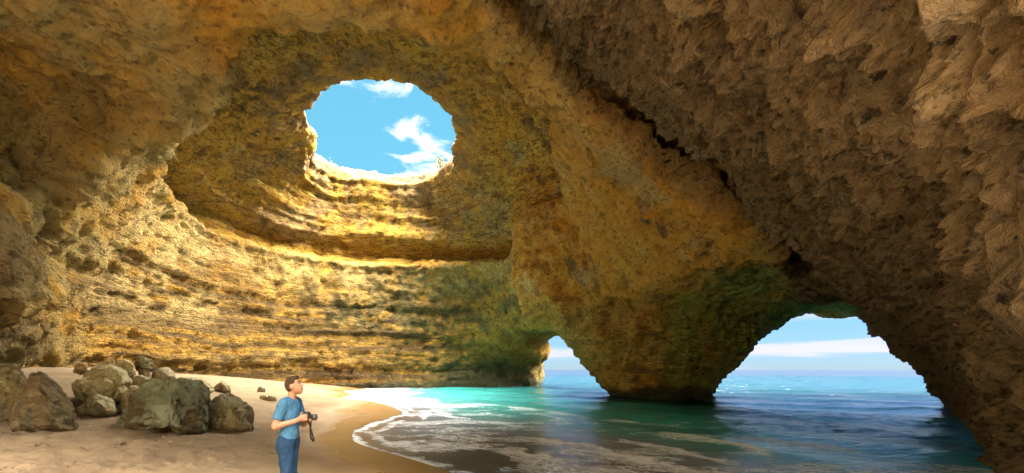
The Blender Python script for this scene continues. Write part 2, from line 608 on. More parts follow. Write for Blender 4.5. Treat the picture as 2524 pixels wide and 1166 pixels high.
n1 = fbm(X * .16, Y * .16, Z * .2, 4, 0.55); n2 = fbm(X * .5 + 30, Y * .5, Z * .6, 4, 0.6); n3 = fbm(X * .9, Y * .9 - 20, Z * .9 + 50, 4, 0.6)
n4 = fbm(X * .25 - 60, Y * .25, Z * .25 + 12, 3, 0.6)
ochre, orange, cream = c3(.61, .345, .058), c3(.63, .31, .035), c3(.63, .45, .17)
dark, umber, olive, moss, algae, grey = c3(.065, .045, .024), c3(.17, .105, .042), c3(.30, .255, .10), c3(.28, .34, .075), c3(.055, .075, .05), c3(.30, .26, .20)
C = np.repeat(ochre, len(X), 0)
C = lerp(C, orange, sstep(-.05, .30, n1))
C = lerp(C, cream, sstep(.10, .42, n2) * 0.75 * sstep(.0, .25, -n1 + .2))
# bedding colours on the walls: dark damp beds between yellow ones
bc = fbm(X * .03 + 5, Y * .03, wz * .9, 3, 0.6)
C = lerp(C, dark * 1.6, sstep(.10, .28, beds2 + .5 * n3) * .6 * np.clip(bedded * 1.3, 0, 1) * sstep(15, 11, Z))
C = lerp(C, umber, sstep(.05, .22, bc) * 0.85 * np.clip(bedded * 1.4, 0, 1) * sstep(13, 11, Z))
C = lerp(C, cream, sstep(.05, .3, -bc) * 0.40 * np.clip(bedded * 1.4, 0, 1))
# lower middle of the back wall: brown green crust
crust = sstep(13.2, 11.5, Z) * sstep(5.5, 7.0, Z) * sstep(145, 120, ang) * sstep(20, 50, ang)
C = lerp(C, olive * .8, crust * sstep(-.25, .2, n2) * 0.8)
C = lerp(C, dark, crust * sstep(.12, .35, n3) * 0.8)
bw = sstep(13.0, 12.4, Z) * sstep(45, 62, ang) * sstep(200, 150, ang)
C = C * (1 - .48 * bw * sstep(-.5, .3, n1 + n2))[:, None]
# pale left flank of the bell
pale = sstep(232, 215, ang) * sstep(150, 172, ang) * sstep(4, 7, Z) * sstep(15, 12.6, Z) * (1 - z_near)
C = lerp(C, cream * 1.05, pale * sstep(-.2, .15, n4 + .4 * n2) * .9)
# olive left wall near us
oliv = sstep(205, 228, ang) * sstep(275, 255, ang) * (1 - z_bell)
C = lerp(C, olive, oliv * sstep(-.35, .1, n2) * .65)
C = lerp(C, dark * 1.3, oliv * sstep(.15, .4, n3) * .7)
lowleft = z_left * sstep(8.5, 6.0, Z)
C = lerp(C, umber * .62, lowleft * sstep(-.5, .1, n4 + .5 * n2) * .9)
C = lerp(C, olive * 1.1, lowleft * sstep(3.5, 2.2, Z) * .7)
# bell: band of yellow rock over the lip, grey brown crust towards the hole
band = sstep(12.95, 13.15, Z) * sstep(14.3, 13.9, Z) * z_bell
C = lerp(C, c3(.56, .33, .06), band * .9)
C = lerp(C, c3(.72, .39, .055), z_bell * sstep(.45, 0, n2) * .9)
bup = sstep(14.0, 14.6, Z) * z_bell
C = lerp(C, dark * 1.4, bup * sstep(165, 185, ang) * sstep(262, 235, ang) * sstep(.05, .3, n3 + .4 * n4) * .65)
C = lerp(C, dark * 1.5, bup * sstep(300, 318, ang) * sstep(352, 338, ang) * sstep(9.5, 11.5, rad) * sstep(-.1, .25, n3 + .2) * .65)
C = lerp(C, cream * 1.05, sstep(13.0, 12.6, Z) * sstep(8.5, 11.5, Z) * sstep(4.0, 1.5, rad - RL[(ang * 2).astype(int) % 720]) * (1 - z_near) * sstep(-.3, .2, n4 + .5 * n3) * .6)
C = lerp(C, c3(.50, .33, .14), bup * sstep(-.25, .25, n4 + .4 * n2) * sstep(30, 60, ang) * sstep(190, 160, ang) * .9)
C = lerp(C, umber, bup * sstep(.14, .36, n3 + .3 * n4) * .6)
C = lerp(C, cream, bup * sstep(.12, .34, -n3 + .2 * n2) * .55)
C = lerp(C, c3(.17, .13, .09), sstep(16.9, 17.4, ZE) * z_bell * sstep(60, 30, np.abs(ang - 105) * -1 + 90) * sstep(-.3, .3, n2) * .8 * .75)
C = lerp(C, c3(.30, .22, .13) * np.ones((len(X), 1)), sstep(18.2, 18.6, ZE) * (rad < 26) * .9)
# right flank of the chamber: orange with dark crust, then moss under the sea arch
rf = sstep(310, 318, ang) + sstep(25, 10, ang)
C = lerp(C, dark * 1.5, np.clip(rf, 0, 1) * sstep(6.2, 7, Z) * (1 - z_near) * sstep(.10, .36, n3 + .3 * n1) * .75)
C = lerp(C, c3(.70, .33, .035), np.clip(rf, 0, 1) * sstep(6.5, 8, Z) * (1 - z_near) * sstep(-.15, .2, n4) * .85)
C = lerp(C, c3(.46, .38, .17), np.clip(rf, 0, 1) * sstep(6.5, 8, Z) * (1 - z_near) * sstep(.22, .36, n1 + .3 * n2) * .7)
gr = z_tun * sstep(6.0, 9.0, X + .25 * (Y - 27) * 0) * (1 - z_near)
gz2 = sstep(33.0, 28.5, Y) * sstep(8.4, 7.0, Z + .6 * n2) * sstep(8.2, 11.0, X + 1.2 * n4) * (1 - z_near)
C = lerp(C, moss * np.array([1.35, 1.2, 1.1]), gz2 * sstep(-.5, .0, n2 + .4 * n1 + .35 * n3) * .95)
C = lerp(C, dark * 1.2, gr * sstep(.16, .4, n3) * .6)
C = lerp(C, umber, z_pil * sstep(.0, .3, bc) * .3)
C = lerp(C, c3(.62, .36, .08), z_pil * (1 - gz2) * sstep(-.2, .3, n1 + n2) * sstep(1.2, 2.5, Z) * .5)
# algae and wet rock just above the water, right of the beach
wet = sstep(1.1, 0.5, Z + .7 * n2) * sstep(-19, -14, X + .1 * (Y - 36) * 0 + 2 * (Y > 40))
C = lerp(C, c3(.035, .045, .028), wet * .88)
alg = sstep(4.2, 2.2, Z + 1.4 * n4) * sstep(100, 78, ang) * sstep(50, 62, ang) * (1 - z_pil)
C = lerp(C, c3(.075, .095, .05), alg * .8)
rz = np.clip(zone_l + zone_r + .7 * zone_b, 0, 1)
C = lerp(C, cream * .85, zone_l * sstep(.40, .75, ribs + .25 * n2) * .40)
C = lerp(C, dark * 1.6, rz * sstep(.0, -.4, ribs - .3 * n3) * .45)  # rib grooves darkened in the colour, as shade would
# overhang near us
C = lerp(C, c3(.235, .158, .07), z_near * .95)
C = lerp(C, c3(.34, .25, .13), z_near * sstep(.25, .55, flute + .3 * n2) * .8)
C = lerp(C, c3(.040, .028, .016), z_near * sstep(-.1, .3, -flute + .4 * n3) * .85)  # flute grooves darkened in the colour, as shade would
C = np.clip(C * (1 + .45 * fine[:, None] - .5 * np.clip(pits, 0, .6)[:, None]), 0.012, 0.66)

mrock, N = material('limestone')
oc = N.obj()
base = N.attr('albedo', 'Color')
a1 = N.noise(oc, 2.3, 8, 0.68)
a2 = N.noise(oc, 9.0, 6, 0.7)
a3 = N.noise(oc, 0.9, 5, 0.6, 1.2)
sp = N.ramp(a2, 0.55, 0.64)
colr = N.mix(N.ramp(a1, 0.53, 0.64) * 0.6, base, N.mix(0.8, base, (.06, .04, .02)))
colr = N.mix(N.ramp(a1, 0.43, 0.33) * 0.6, colr, N.mix(0.55, colr, (.63, .43, .15)))
colr = N.mix(sp * 0.45, colr, N.mix(0.8, colr, (.05, .035, .02)))
colr = N.mix(N.ramp(a3, 0.6, 0.75) * 0.35, colr, N.mix(0.6, colr, (.42, .20, .03)))
bedm = N.attr('bed')
wobz = N.scale(oc, (.36, .36, 2.4))
s1 = N.noise(wobz, 1.3, 6, .62, .35)
s2 = N.noise(wobz, 3.6, 5, .6, .25)
bedge = N.ramp(N.math('ABSOLUTE', s1 - .5), .0, .035)                 # thin seams between beds
vo = N.voronoi(N.scale(oc, (1, 1, 1.5)), 2.6)
hole = N.ramp(vo + (a1 - .5) * .7, .26, .10)                          # dissolved holes
crk = N.voronoi(oc, .55, 'DISTANCE_TO_EDGE')
crack = N.ramp(crk + (a1 - .5) * .16, .020, .0) * N.ramp(a3, .45, .6)
colr = N.mix((1.0 - bedge) * bedm * .75, colr, N.mix(.85, colr, (.05, .033, .016)))
colr = N.mix(N.ramp(s2, .56, .68) * bedm * .55, colr, N.mix(.7, colr, (.10, .07, .035)))
colr = N.mix(N.ramp(s2, .42, .32) * bedm * .45, colr, N.mix(.6, colr, (.60, .46, .22)))
colr = N.mix(hole * .55, colr, N.mix(.8, colr, (.05, .035, .02)))
colr = N.mix(crack * .35, colr, (.04, .028, .016))
hgt = N.noise(oc, 1.6, 9, 0.70) * 1.0 + N.noise(oc, 4.5, 4, 0.6, 0.6, 'RIDGED_MULTIFRACTAL') * 0.12 + a2 * 0.40
near = N.attr('near')
def dotv(v):
    n_ = N.new('ShaderNodeVectorMath', operation='DOT_PRODUCT'); N.put(n_.inputs[0], oc); n_.inputs[1].default_value = v
    return S(N, n_.outputs['Value'])
cb = N.new('ShaderNodeCombineXYZ')
N.put(cb.inputs[0], dotv((.83, .34, -.45)) * .5 + (a3 - .5) * 1.2); N.put(cb.inputs[1], dotv((.47, .52, .71)) * 2.6 + (a3 - .5) * 1.2)
fl = N.noise(S(N, cb.outputs[0]), 1.6, 6, .6, .6)
flr = N.ramp(N.math('ABSOLUTE', fl - .5), .0, .13)                     # thin raised threads
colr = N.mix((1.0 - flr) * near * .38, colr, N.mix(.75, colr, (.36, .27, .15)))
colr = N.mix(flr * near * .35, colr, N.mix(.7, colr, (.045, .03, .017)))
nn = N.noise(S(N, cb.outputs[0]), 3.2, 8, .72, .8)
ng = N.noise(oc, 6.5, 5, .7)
colr = N.mix(N.ramp(nn * .6 + ng * .4, .515, .60) * near * .75, colr, N.mix(.8, colr, (.42, .31, .165)))  # ridge highlights painted into the colour
colr = N.mix(N.ramp(nn * .6 + ng * .4, .485, .40) * near * .95, colr, N.mix(.85, colr, (.025, .017, .010)))  # shade between the ridges painted likewise
hgt = hgt + (1.0 - flr) * near * .20 + nn * near * .5
hgt = hgt + (s1 * .6 + s2 * .5 + bedge * .12) * bedm - hole * .22 - crack * .25
hgt = hgt + N.noise(oc, 7.0, 6, .72) * near * .8
nrm = N.bump(hgt, 1.1, 1.0)
N.out(N.principled(Base_Color=colr, Roughness=0.92, Specular_IOR_Level=0.2, Normal=nrm))

# the rock is one mass; it is kept as the pieces that one would point at
cen = CV[CT].mean(1)
tc = CT[:, 0]
zone = np.full(len(CT), 1)
cx_, cy_, cz_ = cen.T
c_ang = ang[tc]
zone[(z_near[tc] > .5) | ((cx_ > 1.5) & (hrv[tc] > -0.5) & (cy_ < 22))] = 4
zone[(z_bell[tc] > .5) & (zone == 1)] = 2
zone[(zone == 1) & (c_ang > 203) & (c_ang < 300)] = 3
zone[(zone == 1) & ((c_ang > 300) | (c_ang < 35)) & (cz_ > 6.6)] = 5
zone[(zone == 1) & (pil[tc] < 1.5) & (cz_ <= 7.5)] = 6
zone[(zone == 1) & (cx_ > 6)] = 5
for zi, nm, lab in ((1, 'cave_wall_back', 'ochre back wall of the cave in eroded horizontal beds above the beach'),
                    (2, 'cave_ceiling', 'golden bell-shaped cave ceiling around the round opening to the sky'),
                    (3, 'cave_wall_left', 'olive and brown cave wall rising behind the boulder pile'),
                    (4, 'cave_wall_right', 'rough dark brown overhanging rock sloping down into the sea'),
                    (5, 'cave_arch', 'orange rock flank with mossy green underside over the wide sea arch'),
                    (6, 'rock_pillar', 'brown rock pillar standing in the water between the two sea arches')):
    sel = CT[zone == zi]
    if len(sel) == 0:
        continue
    u, inv = np.unique(sel, return_inverse=True)
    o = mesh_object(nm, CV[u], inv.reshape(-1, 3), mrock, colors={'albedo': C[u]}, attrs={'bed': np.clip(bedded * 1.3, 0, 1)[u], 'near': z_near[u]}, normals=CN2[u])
    tag(o, lab, 'cave rock', kind='structure')


# ------------------------------------------------------------------ beach and sea bed: one sheet
_bp = np.array([(-1.5, 7.6, .02), (-4.6, 11.2, .02), (-5.6, 14.5, .02), (-5.2, 18, .02), (-8.6, 25, .02), (-12, 28.5, .02), (-15.5, 37, .02),
    (-2.8, 5.1, .14), (-5, 3, .3), (-9, 4, .55), (-6, 8, .32), (-8.8, 9.3, .6), (-10.5, 9, .65), (-10, 12, .75), (-13, 12, 1.2), (-14.5, 15, 1.75),
    (-18, 20, 1.8), (-21, 26, 1.7), (-21, 33, 1.25), (-18.5, 40, .45), (-10, 18, .55), (-12, 23, .72), (-14, 20, 1.0), (-16, 25, 1.15), (-16, 30, .85),
    (-9, 14, .42), (-15, 5, .9), (-3, -3, .4), (3, -3, .1), (1.5, 8, -.05), (3, 11, -.14), (0, 12, -.1), (-3, 15, -.12), (4, 8, -.12), (0, 4, .06),
    (2, 18, -.4), (0, 25, -.8), (-6, 35, -.6), (5, 30, -1.5), (10, 15, -1.0), (10, 9, -.6), (-10, 41, -.4), (20, 30, -3), (0, 50, -2), (30, 60, -5), (-30, 30, 1.8),
    (-25, 10, 1.8), (-20, -10, 1.2), (0, -12, .9), (15, -8, -.5), (-30, 60, 1), (60, 20, -6), (40, 0, -4), (-10, -40, 2.5), (-40, -20, 3), (-60, 10, 3), (60, 100, -8), (-60, 100, 0)])


def _tps(r2):
    return r2 * np.log(r2 + 1e-9)


_K = _tps(((_bp[:, None, :2] - _bp[None, :, :2]) ** 2).sum(2)) + np.eye(len(_bp)) * 0.5
_P = np.c_[np.ones(len(_bp)), _bp[:, :2]]
_A = np.block([[_K, _P], [_P.T, np.zeros((3, 3))]])
_w = np.linalg.solve(_A, np.r_[_bp[:, 2], 0, 0, 0])


def sand_z(x, y):
    x = np.atleast_1d(np.asarray(x, float)); y = np.atleast_1d(np.asarray(y, float))
    xc, yc = np.clip(x, -60, 60), np.clip(y, -40, 100)
    o = np.empty(len(x))
    for i in range(0, len(x), 60000):
        a, b = xc[i:i + 60000], yc[i:i + 60000]
        r2 = (a[:, None] - _bp[None, :, 0]) ** 2 + (b[:, None] - _bp[None, :, 1]) ** 2
        o[i:i + 60000] = _tps(r2) @ _w[:-3] + _w[-3] + _w[-2] * a + _w[-1] * b
    return np.clip(o, -9, 4)


def fan(azs, radii):
    a, r = np.meshgrid(azs, radii, indexing='ij')
    na, nr = a.shape
    i = np.arange(na * nr).reshape(na, nr)
    F = np.stack([i[:-1, :-1], i[:-1, 1:], i[1:, 1:], i[1:, :-1]], -1).reshape(-1, 4)
    return (np.sin(a) * r).ravel(), (np.cos(a) * r).ravel(), F


def fan_axes(n_in, r_in, n_r, r0, r1):
    azs = np.radians(np.concatenate([np.linspace(-180, -62, 40)[:-1], np.linspace(-62, 62, n_in), np.linspace(62, 180, 40)[1:]]))
    radii = np.concatenate([[0.01, 1.0, 2.0, 2.8], np.geomspace(r0, r1, n_r), np.geomspace(r1, r_in, 30)[1:]])
    return azs[::-1], radii


azs, radii = fan_axes(500, 9000, 490, 3.4, 60)
sx, sy, sF = fan(azs, radii)
sz0 = sand_z(sx, sy)
dist = np.hypot(sx, sy)
# trampled sand at the left, smooth wet sand towards the sea
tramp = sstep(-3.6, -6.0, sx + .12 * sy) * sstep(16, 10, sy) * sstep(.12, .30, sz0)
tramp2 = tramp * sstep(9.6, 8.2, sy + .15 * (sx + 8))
hol = fbm(sx * 2.6, sy * 1.9, 0 * sx, 3, .55)
foot = np.clip(.5 - np.abs(fbm(sx * 1.9 + 8, sy * 1.3, 0 * sx + 3, 2, .5)) * 3, -1, .5)
sz = sz0 + (0.02 + 0.045 * tramp + .07 * tramp2) * hol * sstep(.02, .25, sz0) - 0.045 * tramp2 * foot + 0.02 * fbm(sx * .5, sy * .5, 0 * sx, 3) * sstep(.05, .3, sz0)
sz = sz + 0.018 * tramp * fbm(sx * 9, sy * 7, 0 * sx + 9, 2, .5)
rf_ = np.random.default_rng(12)
steps = []
for (px0, py0, ang0, n_) in ((20, 1150, .2, 9), (560, 1150, 2.4, 10), (300, 1110, 2.9, 8), (120, 1100, .5, 9), (640, 1120, 1.9, 12), (430, 1160, 2.0, 9), (250, 1160, 1.1, 8), (90, 1160, 1.5, 8), (380, 1095, .1, 8)):
    d_ = 7.0
    for _ in range(30):
        p_ = at(px0, py0, d_); d_ += (p_[2] - sand_z(p_[0], p_[1])[0]) * 2.0
    pos = p_[:2].copy(); a_f = ang0
    for k_ in range(n_):
        a_f += rf_.normal() * .12
        pos = pos + .34 * np.array([math.cos(a_f), math.sin(a_f)])
        steps.append((*(pos + (.11 if k_ % 2 else -.11) * np.array([-math.sin(a_f), math.cos(a_f)])), a_f + rf_.normal() * .1))
for (fx_, fy_, fa_) in steps:
    m_ = (np.abs(sx - fx_) < .35) & (np.abs(sy - fy_) < .35)
    if not m_.any():
        continue
    lx = (sx[m_] - fx_) * math.cos(fa_) + (sy[m_] - fy_) * math.sin(fa_); ly = -(sx[m_] - fx_) * math.sin(fa_) + (sy[m_] - fy_) * math.cos(fa_)
    q_ = np.sqrt((lx / .15) ** 2 + (ly / (.062 + .018 * (lx > 0))) ** 2)
    sz[m_] += (-.042 * sstep(1.0, .55, q_) + .016 * np.exp(-((q_ - 1.25) / .28) ** 2)) * sstep(.05, .16, sz0[m_])
wetn = fbm(sx * .35, sy * .35, 0 * sx + 2, 3)
wetv = np.maximum(sstep(.42, .08, sz0 + .16 * wetn) * sstep(9, 20, sy), sstep(.20, .03, sz0 + .08 * wetn))
msand, N = material('beach_sand')
oc = N.obj()
g1 = N.noise(oc, 1.1, 6, 0.6); g2 = N.noise(oc, 26.0, 4, 0.7); g3 = N.noise(oc, 7.0, 5, 0.65)
dry = N.mix(N.ramp(g1, .35, .65), (.175, .130, .080), (.235, .175, .108))
dry = N.mix(N.ramp(g2, .56, .70) * .5, dry, (.22, .15, .10))
dry = N.mix(N.ramp(g3, .52, .66) * .60 * N.attr('tramp'), dry, (.17, .115, .08))  # hollows darkened in the colour, standing in for their shade
wets = N.mix(N.ramp(g1, .35, .65), (.26, .15, .055), (.31, .185, .072))
wv = N.math('MINIMUM', N.attr('wet'), 1.0)
dry = N.mix(N.attr('tramp') * .5, dry, N.mix(1.0, dry, (.58, .54, .52), 'MULTIPLY'))  # zone darkened again to tone down the light from the mouth
cs = N.mix(wv, dry, wets)
rg = N.ramp(wv, 0, 1, .95, .22)
bh = g2 * .15 + g3 * N.ramp(N.attr('tramp'), 0, 1, .3, 1.4) * N.ramp(wv, 0, .8, 1, .05)
N.out(N.principled(Base_Color=cs, Roughness=rg, Specular_IOR_Level=N.ramp(wv, 0, 1, .15, .5), Normal=N.bump(bh, 0.035, 0.9)))
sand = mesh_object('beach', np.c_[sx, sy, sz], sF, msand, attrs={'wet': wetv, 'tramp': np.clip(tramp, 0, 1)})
tag(sand, 'pale sand beach with trampled footprints and a damp golden edge', 'beach', kind='structure')

# ------------------------------------------------------------------ sea
azs, radii = fan_axes(520, 9000, 500, 3.4, 160)
x, y, wF = fan(azs, radii)
bed = sand_z(x, y)
dist = np.hypot(x, y)
depth = np.clip(-bed, -1, 9)
deep = sstep(0.05, 1.2, depth)
xw = x + 1.2 * fbm(x * .09, y * .09, 0 * x + 1, 2); yw = y + 1.2 * fbm(x * .09, y * .09, 0 * x + 6, 2)
# swell rolling in from the sea, choppy on the right
u = (xw * .55 + yw * .83)
hgt_ = 0.05 * np.sin(u * 1.15) * sstep(.1, .8, depth) + 0.07 * fbm(xw * .35 + yw * .1, yw * .8, 0 * x, 4, .55) * (.25 + .75 * deep)
hgt_ += 0.10 * fbm(xw * .12, yw * .3, 0 * x + 8, 3, .5) * deep * sstep(8, 40, dist)
hgt_ += sstep(60, 300, dist) * .35 * fbm(x * .02, y * .06, 0 * x, 3)
hgt_ += 0.03 * fbm(xw * 1.6, yw * 2.4, 0 * x + 3, 3, .6) * deep
# thin swash over the sand
wz_ = 0.0 + hgt_ * sstep(-.02, .2, depth)
lv0 = depth + .06 * fbm(x * .22, y * .22, 0 * x + 12, 3)
for l0, am in ((.13, .025), (.30, .07), (.62, .11)):                  # small waves rolling up the beach
    wz_ = wz_ + am * np.where(lv0 < l0, np.exp(-((lv0 - l0) / (l0 * .16)) ** 2), np.exp(-((lv0 - l0) / (l0 * .45)) ** 2)) * sstep(30, 22, y)
edge = sand_z(xw + .5 * perlin(x * .8, y * .8, 0 * x), yw)
# foam: swash fronts parallel to the shore, milky backwash between them, white water on the open sea
fr = fbm(x * .22, y * .22, 0 * x + 12, 3)
lev = depth + .06 * fr + .02 * fbm(x * 1.3, y * 1.3, 0 * x + 2, 3)
front = np.exp(-((lev - .006) / .010) ** 2) * 1.0
for (l0, wd, am, sd) in ((.055, .007, .75, 31.), (.10, .009, .85, 9.), (.17, .014, .8, 57.), (.30, .022, .8, 83.), (.48, .035, .6, 41.)):
    tail = np.where(lev < l0, np.exp(-((lev - l0) / (wd * 1.7)) ** 2), np.exp(-((lev - l0) / (wd * .45)) ** 2))
    front += am * tail * sstep(-.1, .25, fbm(x * .25 + sd, y * .25, 0 * x, 2) + .08)
wash = sstep(-.02, .05, lev) * sstep(.9, .15, lev)
milk = wash * (.16 + 1.0 * fbm(x * .25 + 5, y * .7, 0 * x + 40, 4, .6))
back = sstep(19, 24, y) * sstep(-.02, .03, lev) * sstep(.5, .08, lev)
open_ = sstep(30, 36, y) * sstep(13, 18, x) * sstep(130, 50, dist) * sstep(.0, .4, fbm(x * .13, y * .35, 0 * x + 77, 4, .6) + .2 * sstep(60, 30, dist))
chopf = .30 * deep * sstep(24, 8, dist) * sstep(-.1, .5, fbm(x * .5, y * 1.4, 0 * x + 21, 4, .6))
foam = np.clip(front + milk + back * .6 + open_ * .08 + chopf, 0, 1.3)
# body colour: green and blue painted brighter inside the cave to offset dim light
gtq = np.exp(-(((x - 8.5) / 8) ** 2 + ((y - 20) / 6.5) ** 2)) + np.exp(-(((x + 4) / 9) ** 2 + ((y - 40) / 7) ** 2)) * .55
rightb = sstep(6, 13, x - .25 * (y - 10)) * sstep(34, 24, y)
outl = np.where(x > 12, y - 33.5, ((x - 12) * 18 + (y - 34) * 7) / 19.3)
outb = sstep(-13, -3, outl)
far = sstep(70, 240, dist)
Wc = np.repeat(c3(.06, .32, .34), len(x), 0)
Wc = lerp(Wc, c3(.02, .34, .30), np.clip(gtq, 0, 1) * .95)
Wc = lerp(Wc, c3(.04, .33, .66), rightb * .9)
Wc = lerp(Wc, c3(.004, .017, .023), outb)  # open sea painted darker to offset the direct sun
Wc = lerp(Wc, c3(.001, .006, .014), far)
opac = sstep(-.02, .16, depth + .04 * fr) * .93 + .05
Wc = lerp(Wc, c3(.25, .24, .31), sstep(.34, .03, depth + .12 * fr + .06 * fbm(x * .5, y * 1.5, 0 * x + 5, 3)) * sstep(30, 22, y))

msea, N = material('sea_water')
oc = N.obj()
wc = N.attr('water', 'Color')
ocr = N.rot(oc, math.radians(35))
st1 = N.noise(N.scale(ocr, (.40, 1.9, 1)), 1.5, 8, .62, .9)
st2 = N.noise(N.scale(ocr, (.7, 2.8, 1)), 5.0, 6, .65, .5)
st3 = N.noise(oc, .9, 6, .6, 1.0)
fm = N.attr('foam')
nc = N.new('ShaderNodeTexNoise'); N.put(nc.inputs['Vector'], oc); nc.inputs['Scale'].default_value = 1.3; nc.inputs['Detail'].default_value = 4
va = N.new('ShaderNodeVectorMath', operation='MULTIPLY_ADD')
N.put(va.inputs[0], nc.outputs['Color']); va.inputs[1].default_value = (.9, .9, 0); N.put(va.inputs[2], N.scale(ocr, (.8, 1.5, 1)))
lv = S(N, va.outputs[0])
lace1 = N.voronoi(lv, 2.4, 'DISTANCE_TO_EDGE'); lace2 = N.voronoi(lv, 6.5, 'DISTANCE_TO_EDGE')
amt = N.math('MINIMUM', fm * 2.6, 1.0)
milkA = N.ramp(fm * .95 + ((st1 - .5) * 2.0 + (st3 - .5) * 1.0) * amt, .20, 1.0) * .60
gate = N.ramp(fm * 1.2 + (st3 - .5) * .9 + (st1 - .5) * .8, .15, .55)
laceA = N.math('MAXIMUM', N.ramp(lace1, .10, .0), N.ramp(lace2, .16, .0) * .8) * gate * N.ramp(st2, .30, .52)
frontA = N.ramp(N.attr('front') + (st2 - .5) * 1.1 + (st1 - .5) * .8, .42, .85) * .95 * N.ramp(N.attr('front'), .05, .2)
fmask = N.math('MAXIMUM', N.math('MAXIMUM', milkA, laceA), frontA)
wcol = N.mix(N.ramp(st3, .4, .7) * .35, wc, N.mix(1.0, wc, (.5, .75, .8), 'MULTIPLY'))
rip = N.noise(N.scale(oc, (.5, 1.5, 1)), 1.1, 8, .62, .4) * 1.2 + N.noise(N.scale(oc, (.5, 1.3, 1)), 2.6, 6, .6, .3) * 1.0 + N.noise(N.scale(oc, (.6, 1.6, 1)), 8.0, 5, .6) * .22
nw = N.bump(rip, 0.24, N.attr('chop'))
wat = N.principled(Base_Color=wcol, Roughness=.13, IOR=1.33, Specular_IOR_Level=N.attr('spec'), Normal=nw)
foa = N.principled(Base_Color=(.80, .87, .96), Roughness=.7, Normal=N.bump(st2, .03, .6))
glo = N.new('ShaderNodeBsdfGlossy'); glo.inputs['Roughness'].default_value = .10
N.put(glo.inputs['Normal'], nw)
tra = N.new('ShaderNodeBsdfTransparent')
tra.inputs[0].default_value = (.86, .93, .94, 1)
fre = N.new('ShaderNodeFresnel'); fre.inputs[0].default_value = 1.33
thin = N.new('ShaderNodeMixShader')
N.put(thin.inputs[0], fre.outputs[0]); N.put(thin.inputs[1], tra.outputs[0]); N.put(thin.inputs[2], glo.outputs[0])
m1 = N.new('ShaderNodeMixShader')
N.put(m1.inputs[0], N.attr('opac')); N.put(m1.inputs[1], thin.outputs[0]); N.put(m1.inputs[2], wat)
m2 = N.new('ShaderNodeMixShader')
N.put(m2.inputs[0], fmask * .92); N.put(m2.inputs[1], m1.outputs[0]); N.put(m2.inputs[2], foa)
N.out(m2.outputs[0])
keep = (bed < .12)
fk = keep[wF].any(1)
u_, inv = np.unique(wF[fk], return_inverse=True)
wv_ = np.c_[x, y, wz_ + .004]
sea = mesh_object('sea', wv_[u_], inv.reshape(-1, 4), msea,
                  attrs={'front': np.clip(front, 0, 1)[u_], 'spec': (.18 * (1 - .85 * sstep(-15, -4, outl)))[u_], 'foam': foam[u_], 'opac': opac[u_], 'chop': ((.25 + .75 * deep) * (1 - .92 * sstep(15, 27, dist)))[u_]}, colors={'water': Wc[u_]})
tag(sea, 'turquoise and blue sea with white foam washing up the sand', 'sea', kind='structure')

# ------------------------------------------------------------------ added rock face behind the camera, unseen, bouncing sun into the cave
a_ = np.radians(np.linspace(112, 300, 120)); h_ = np.linspace(0, 1, 40)
aa, hh = np.meshgrid(a_, h_, indexing='ij')
rr = 27 + 6 * hh + 2.5 * fbm(np.cos(aa) * 3, np.sin(aa) * 3, hh * 2, 4) + .8 * fbm(aa * 2, hh * 9, 0 * aa, 3)
cvx, cvy = (np.sin(aa) * rr).ravel(), (np.cos(aa) * rr).ravel()
cvz = (hh * 24 - 1.5 + 1.5 * fbm(aa * 2, hh, 0 * aa, 3) * hh).ravel()
ii = np.arange(aa.size).reshape(aa.shape)
cF = np.stack([ii[:-1, :-1], ii[:-1, 1:], ii[1:, 1:], ii[1:, :-1]], -1).reshape(-1, 4)
cl = mesh_object('bounce_cliff', np.c_[cvx, cvy, cvz], cF, mrock, colors={'albedo': np.repeat(c3(.52, .42, .27), len(cvx), 0)})
tag(cl, 'unseen ochre rock face added behind the photographer to bounce sun into the cave', 'bounce_cliff', kind='structure')

# ------------------------------------------------------------------ boulders
import bmesh


def ground_depth(px, py, lo=4.0, hi=34.0):
    d = np.linspace(lo, hi, 1200)
    p = at(px, py, d)
    f = p[2] - sand_z(p[0], p[1])
    i = np.nonzero(f < 0)[0]
    return d[i[0]] if len(i) else hi


mstone, N = material('boulder_stone')
oc = N.obj()
base = N.attr('albedo', 'Color')
a1 = N.noise(oc, 5.0, 8, .68); a2 = N.noise(oc, 22.0, 6, .7)
cst = N.mix(N.ramp(a1, .54, .68) * .6, base, N.mix(.75, base, (.05, .035, .02)))
cst = N.mix(N.ramp(a1, .43, .28) * .5, cst, N.mix(.5, cst, (.55, .50, .36)))
cst = N.mix(N.ramp(a2, .57, .68) * .45, cst, N.mix(.7, cst, (.04, .03, .02)))
hb = N.noise(oc, 4.0, 9, .7) + N.noise(oc, 9.0, 6, .6, .6, 'RIDGED_MULTIFRACTAL') * .10 + a2 * .2
N.out(N.principled(Base_Color=cst, Roughness=.93, Specular_IOR_Level=.2, Normal=N.bump(hb, .30, 1.0)))


def hull_mesh(P):
    bm = bmesh.new()
    for p in P:
        bm.verts.new(p)
    r = bmesh.ops.convex_hull(bm, input=bm.verts)
    bmesh.ops.delete(bm, geom=[v for v in bm.verts if not v.link_faces], context='VERTS')
    bmesh.ops.triangulate(bm, faces=bm.faces)
    bmesh.ops.recalc_face_normals(bm, faces=bm.faces)
    bm.verts.index_update()
    V = np.array([v.co[:] for v in bm.verts]); T = np.array([[v.index for v in f.verts] for f in bm.faces])
    bm.free()
    return V, T


def laplace(V, T, n, k=.5):
    for _ in range(n):
        acc = np.zeros_like(V); c = np.zeros(len(V))
        for i in range(3):
            a, b = T[:, i], T[:, (i + 1) % 3]
            for q1, q2 in ((a, b), (b, a)):
                for ax in range(3):
                    acc[:, ax] += np.bincount(q1, V[q2, ax], len(V))
                c += np.bincount(q1, minlength=len(V))
        V = V + k * (acc / c[:, None] - V)
    return V


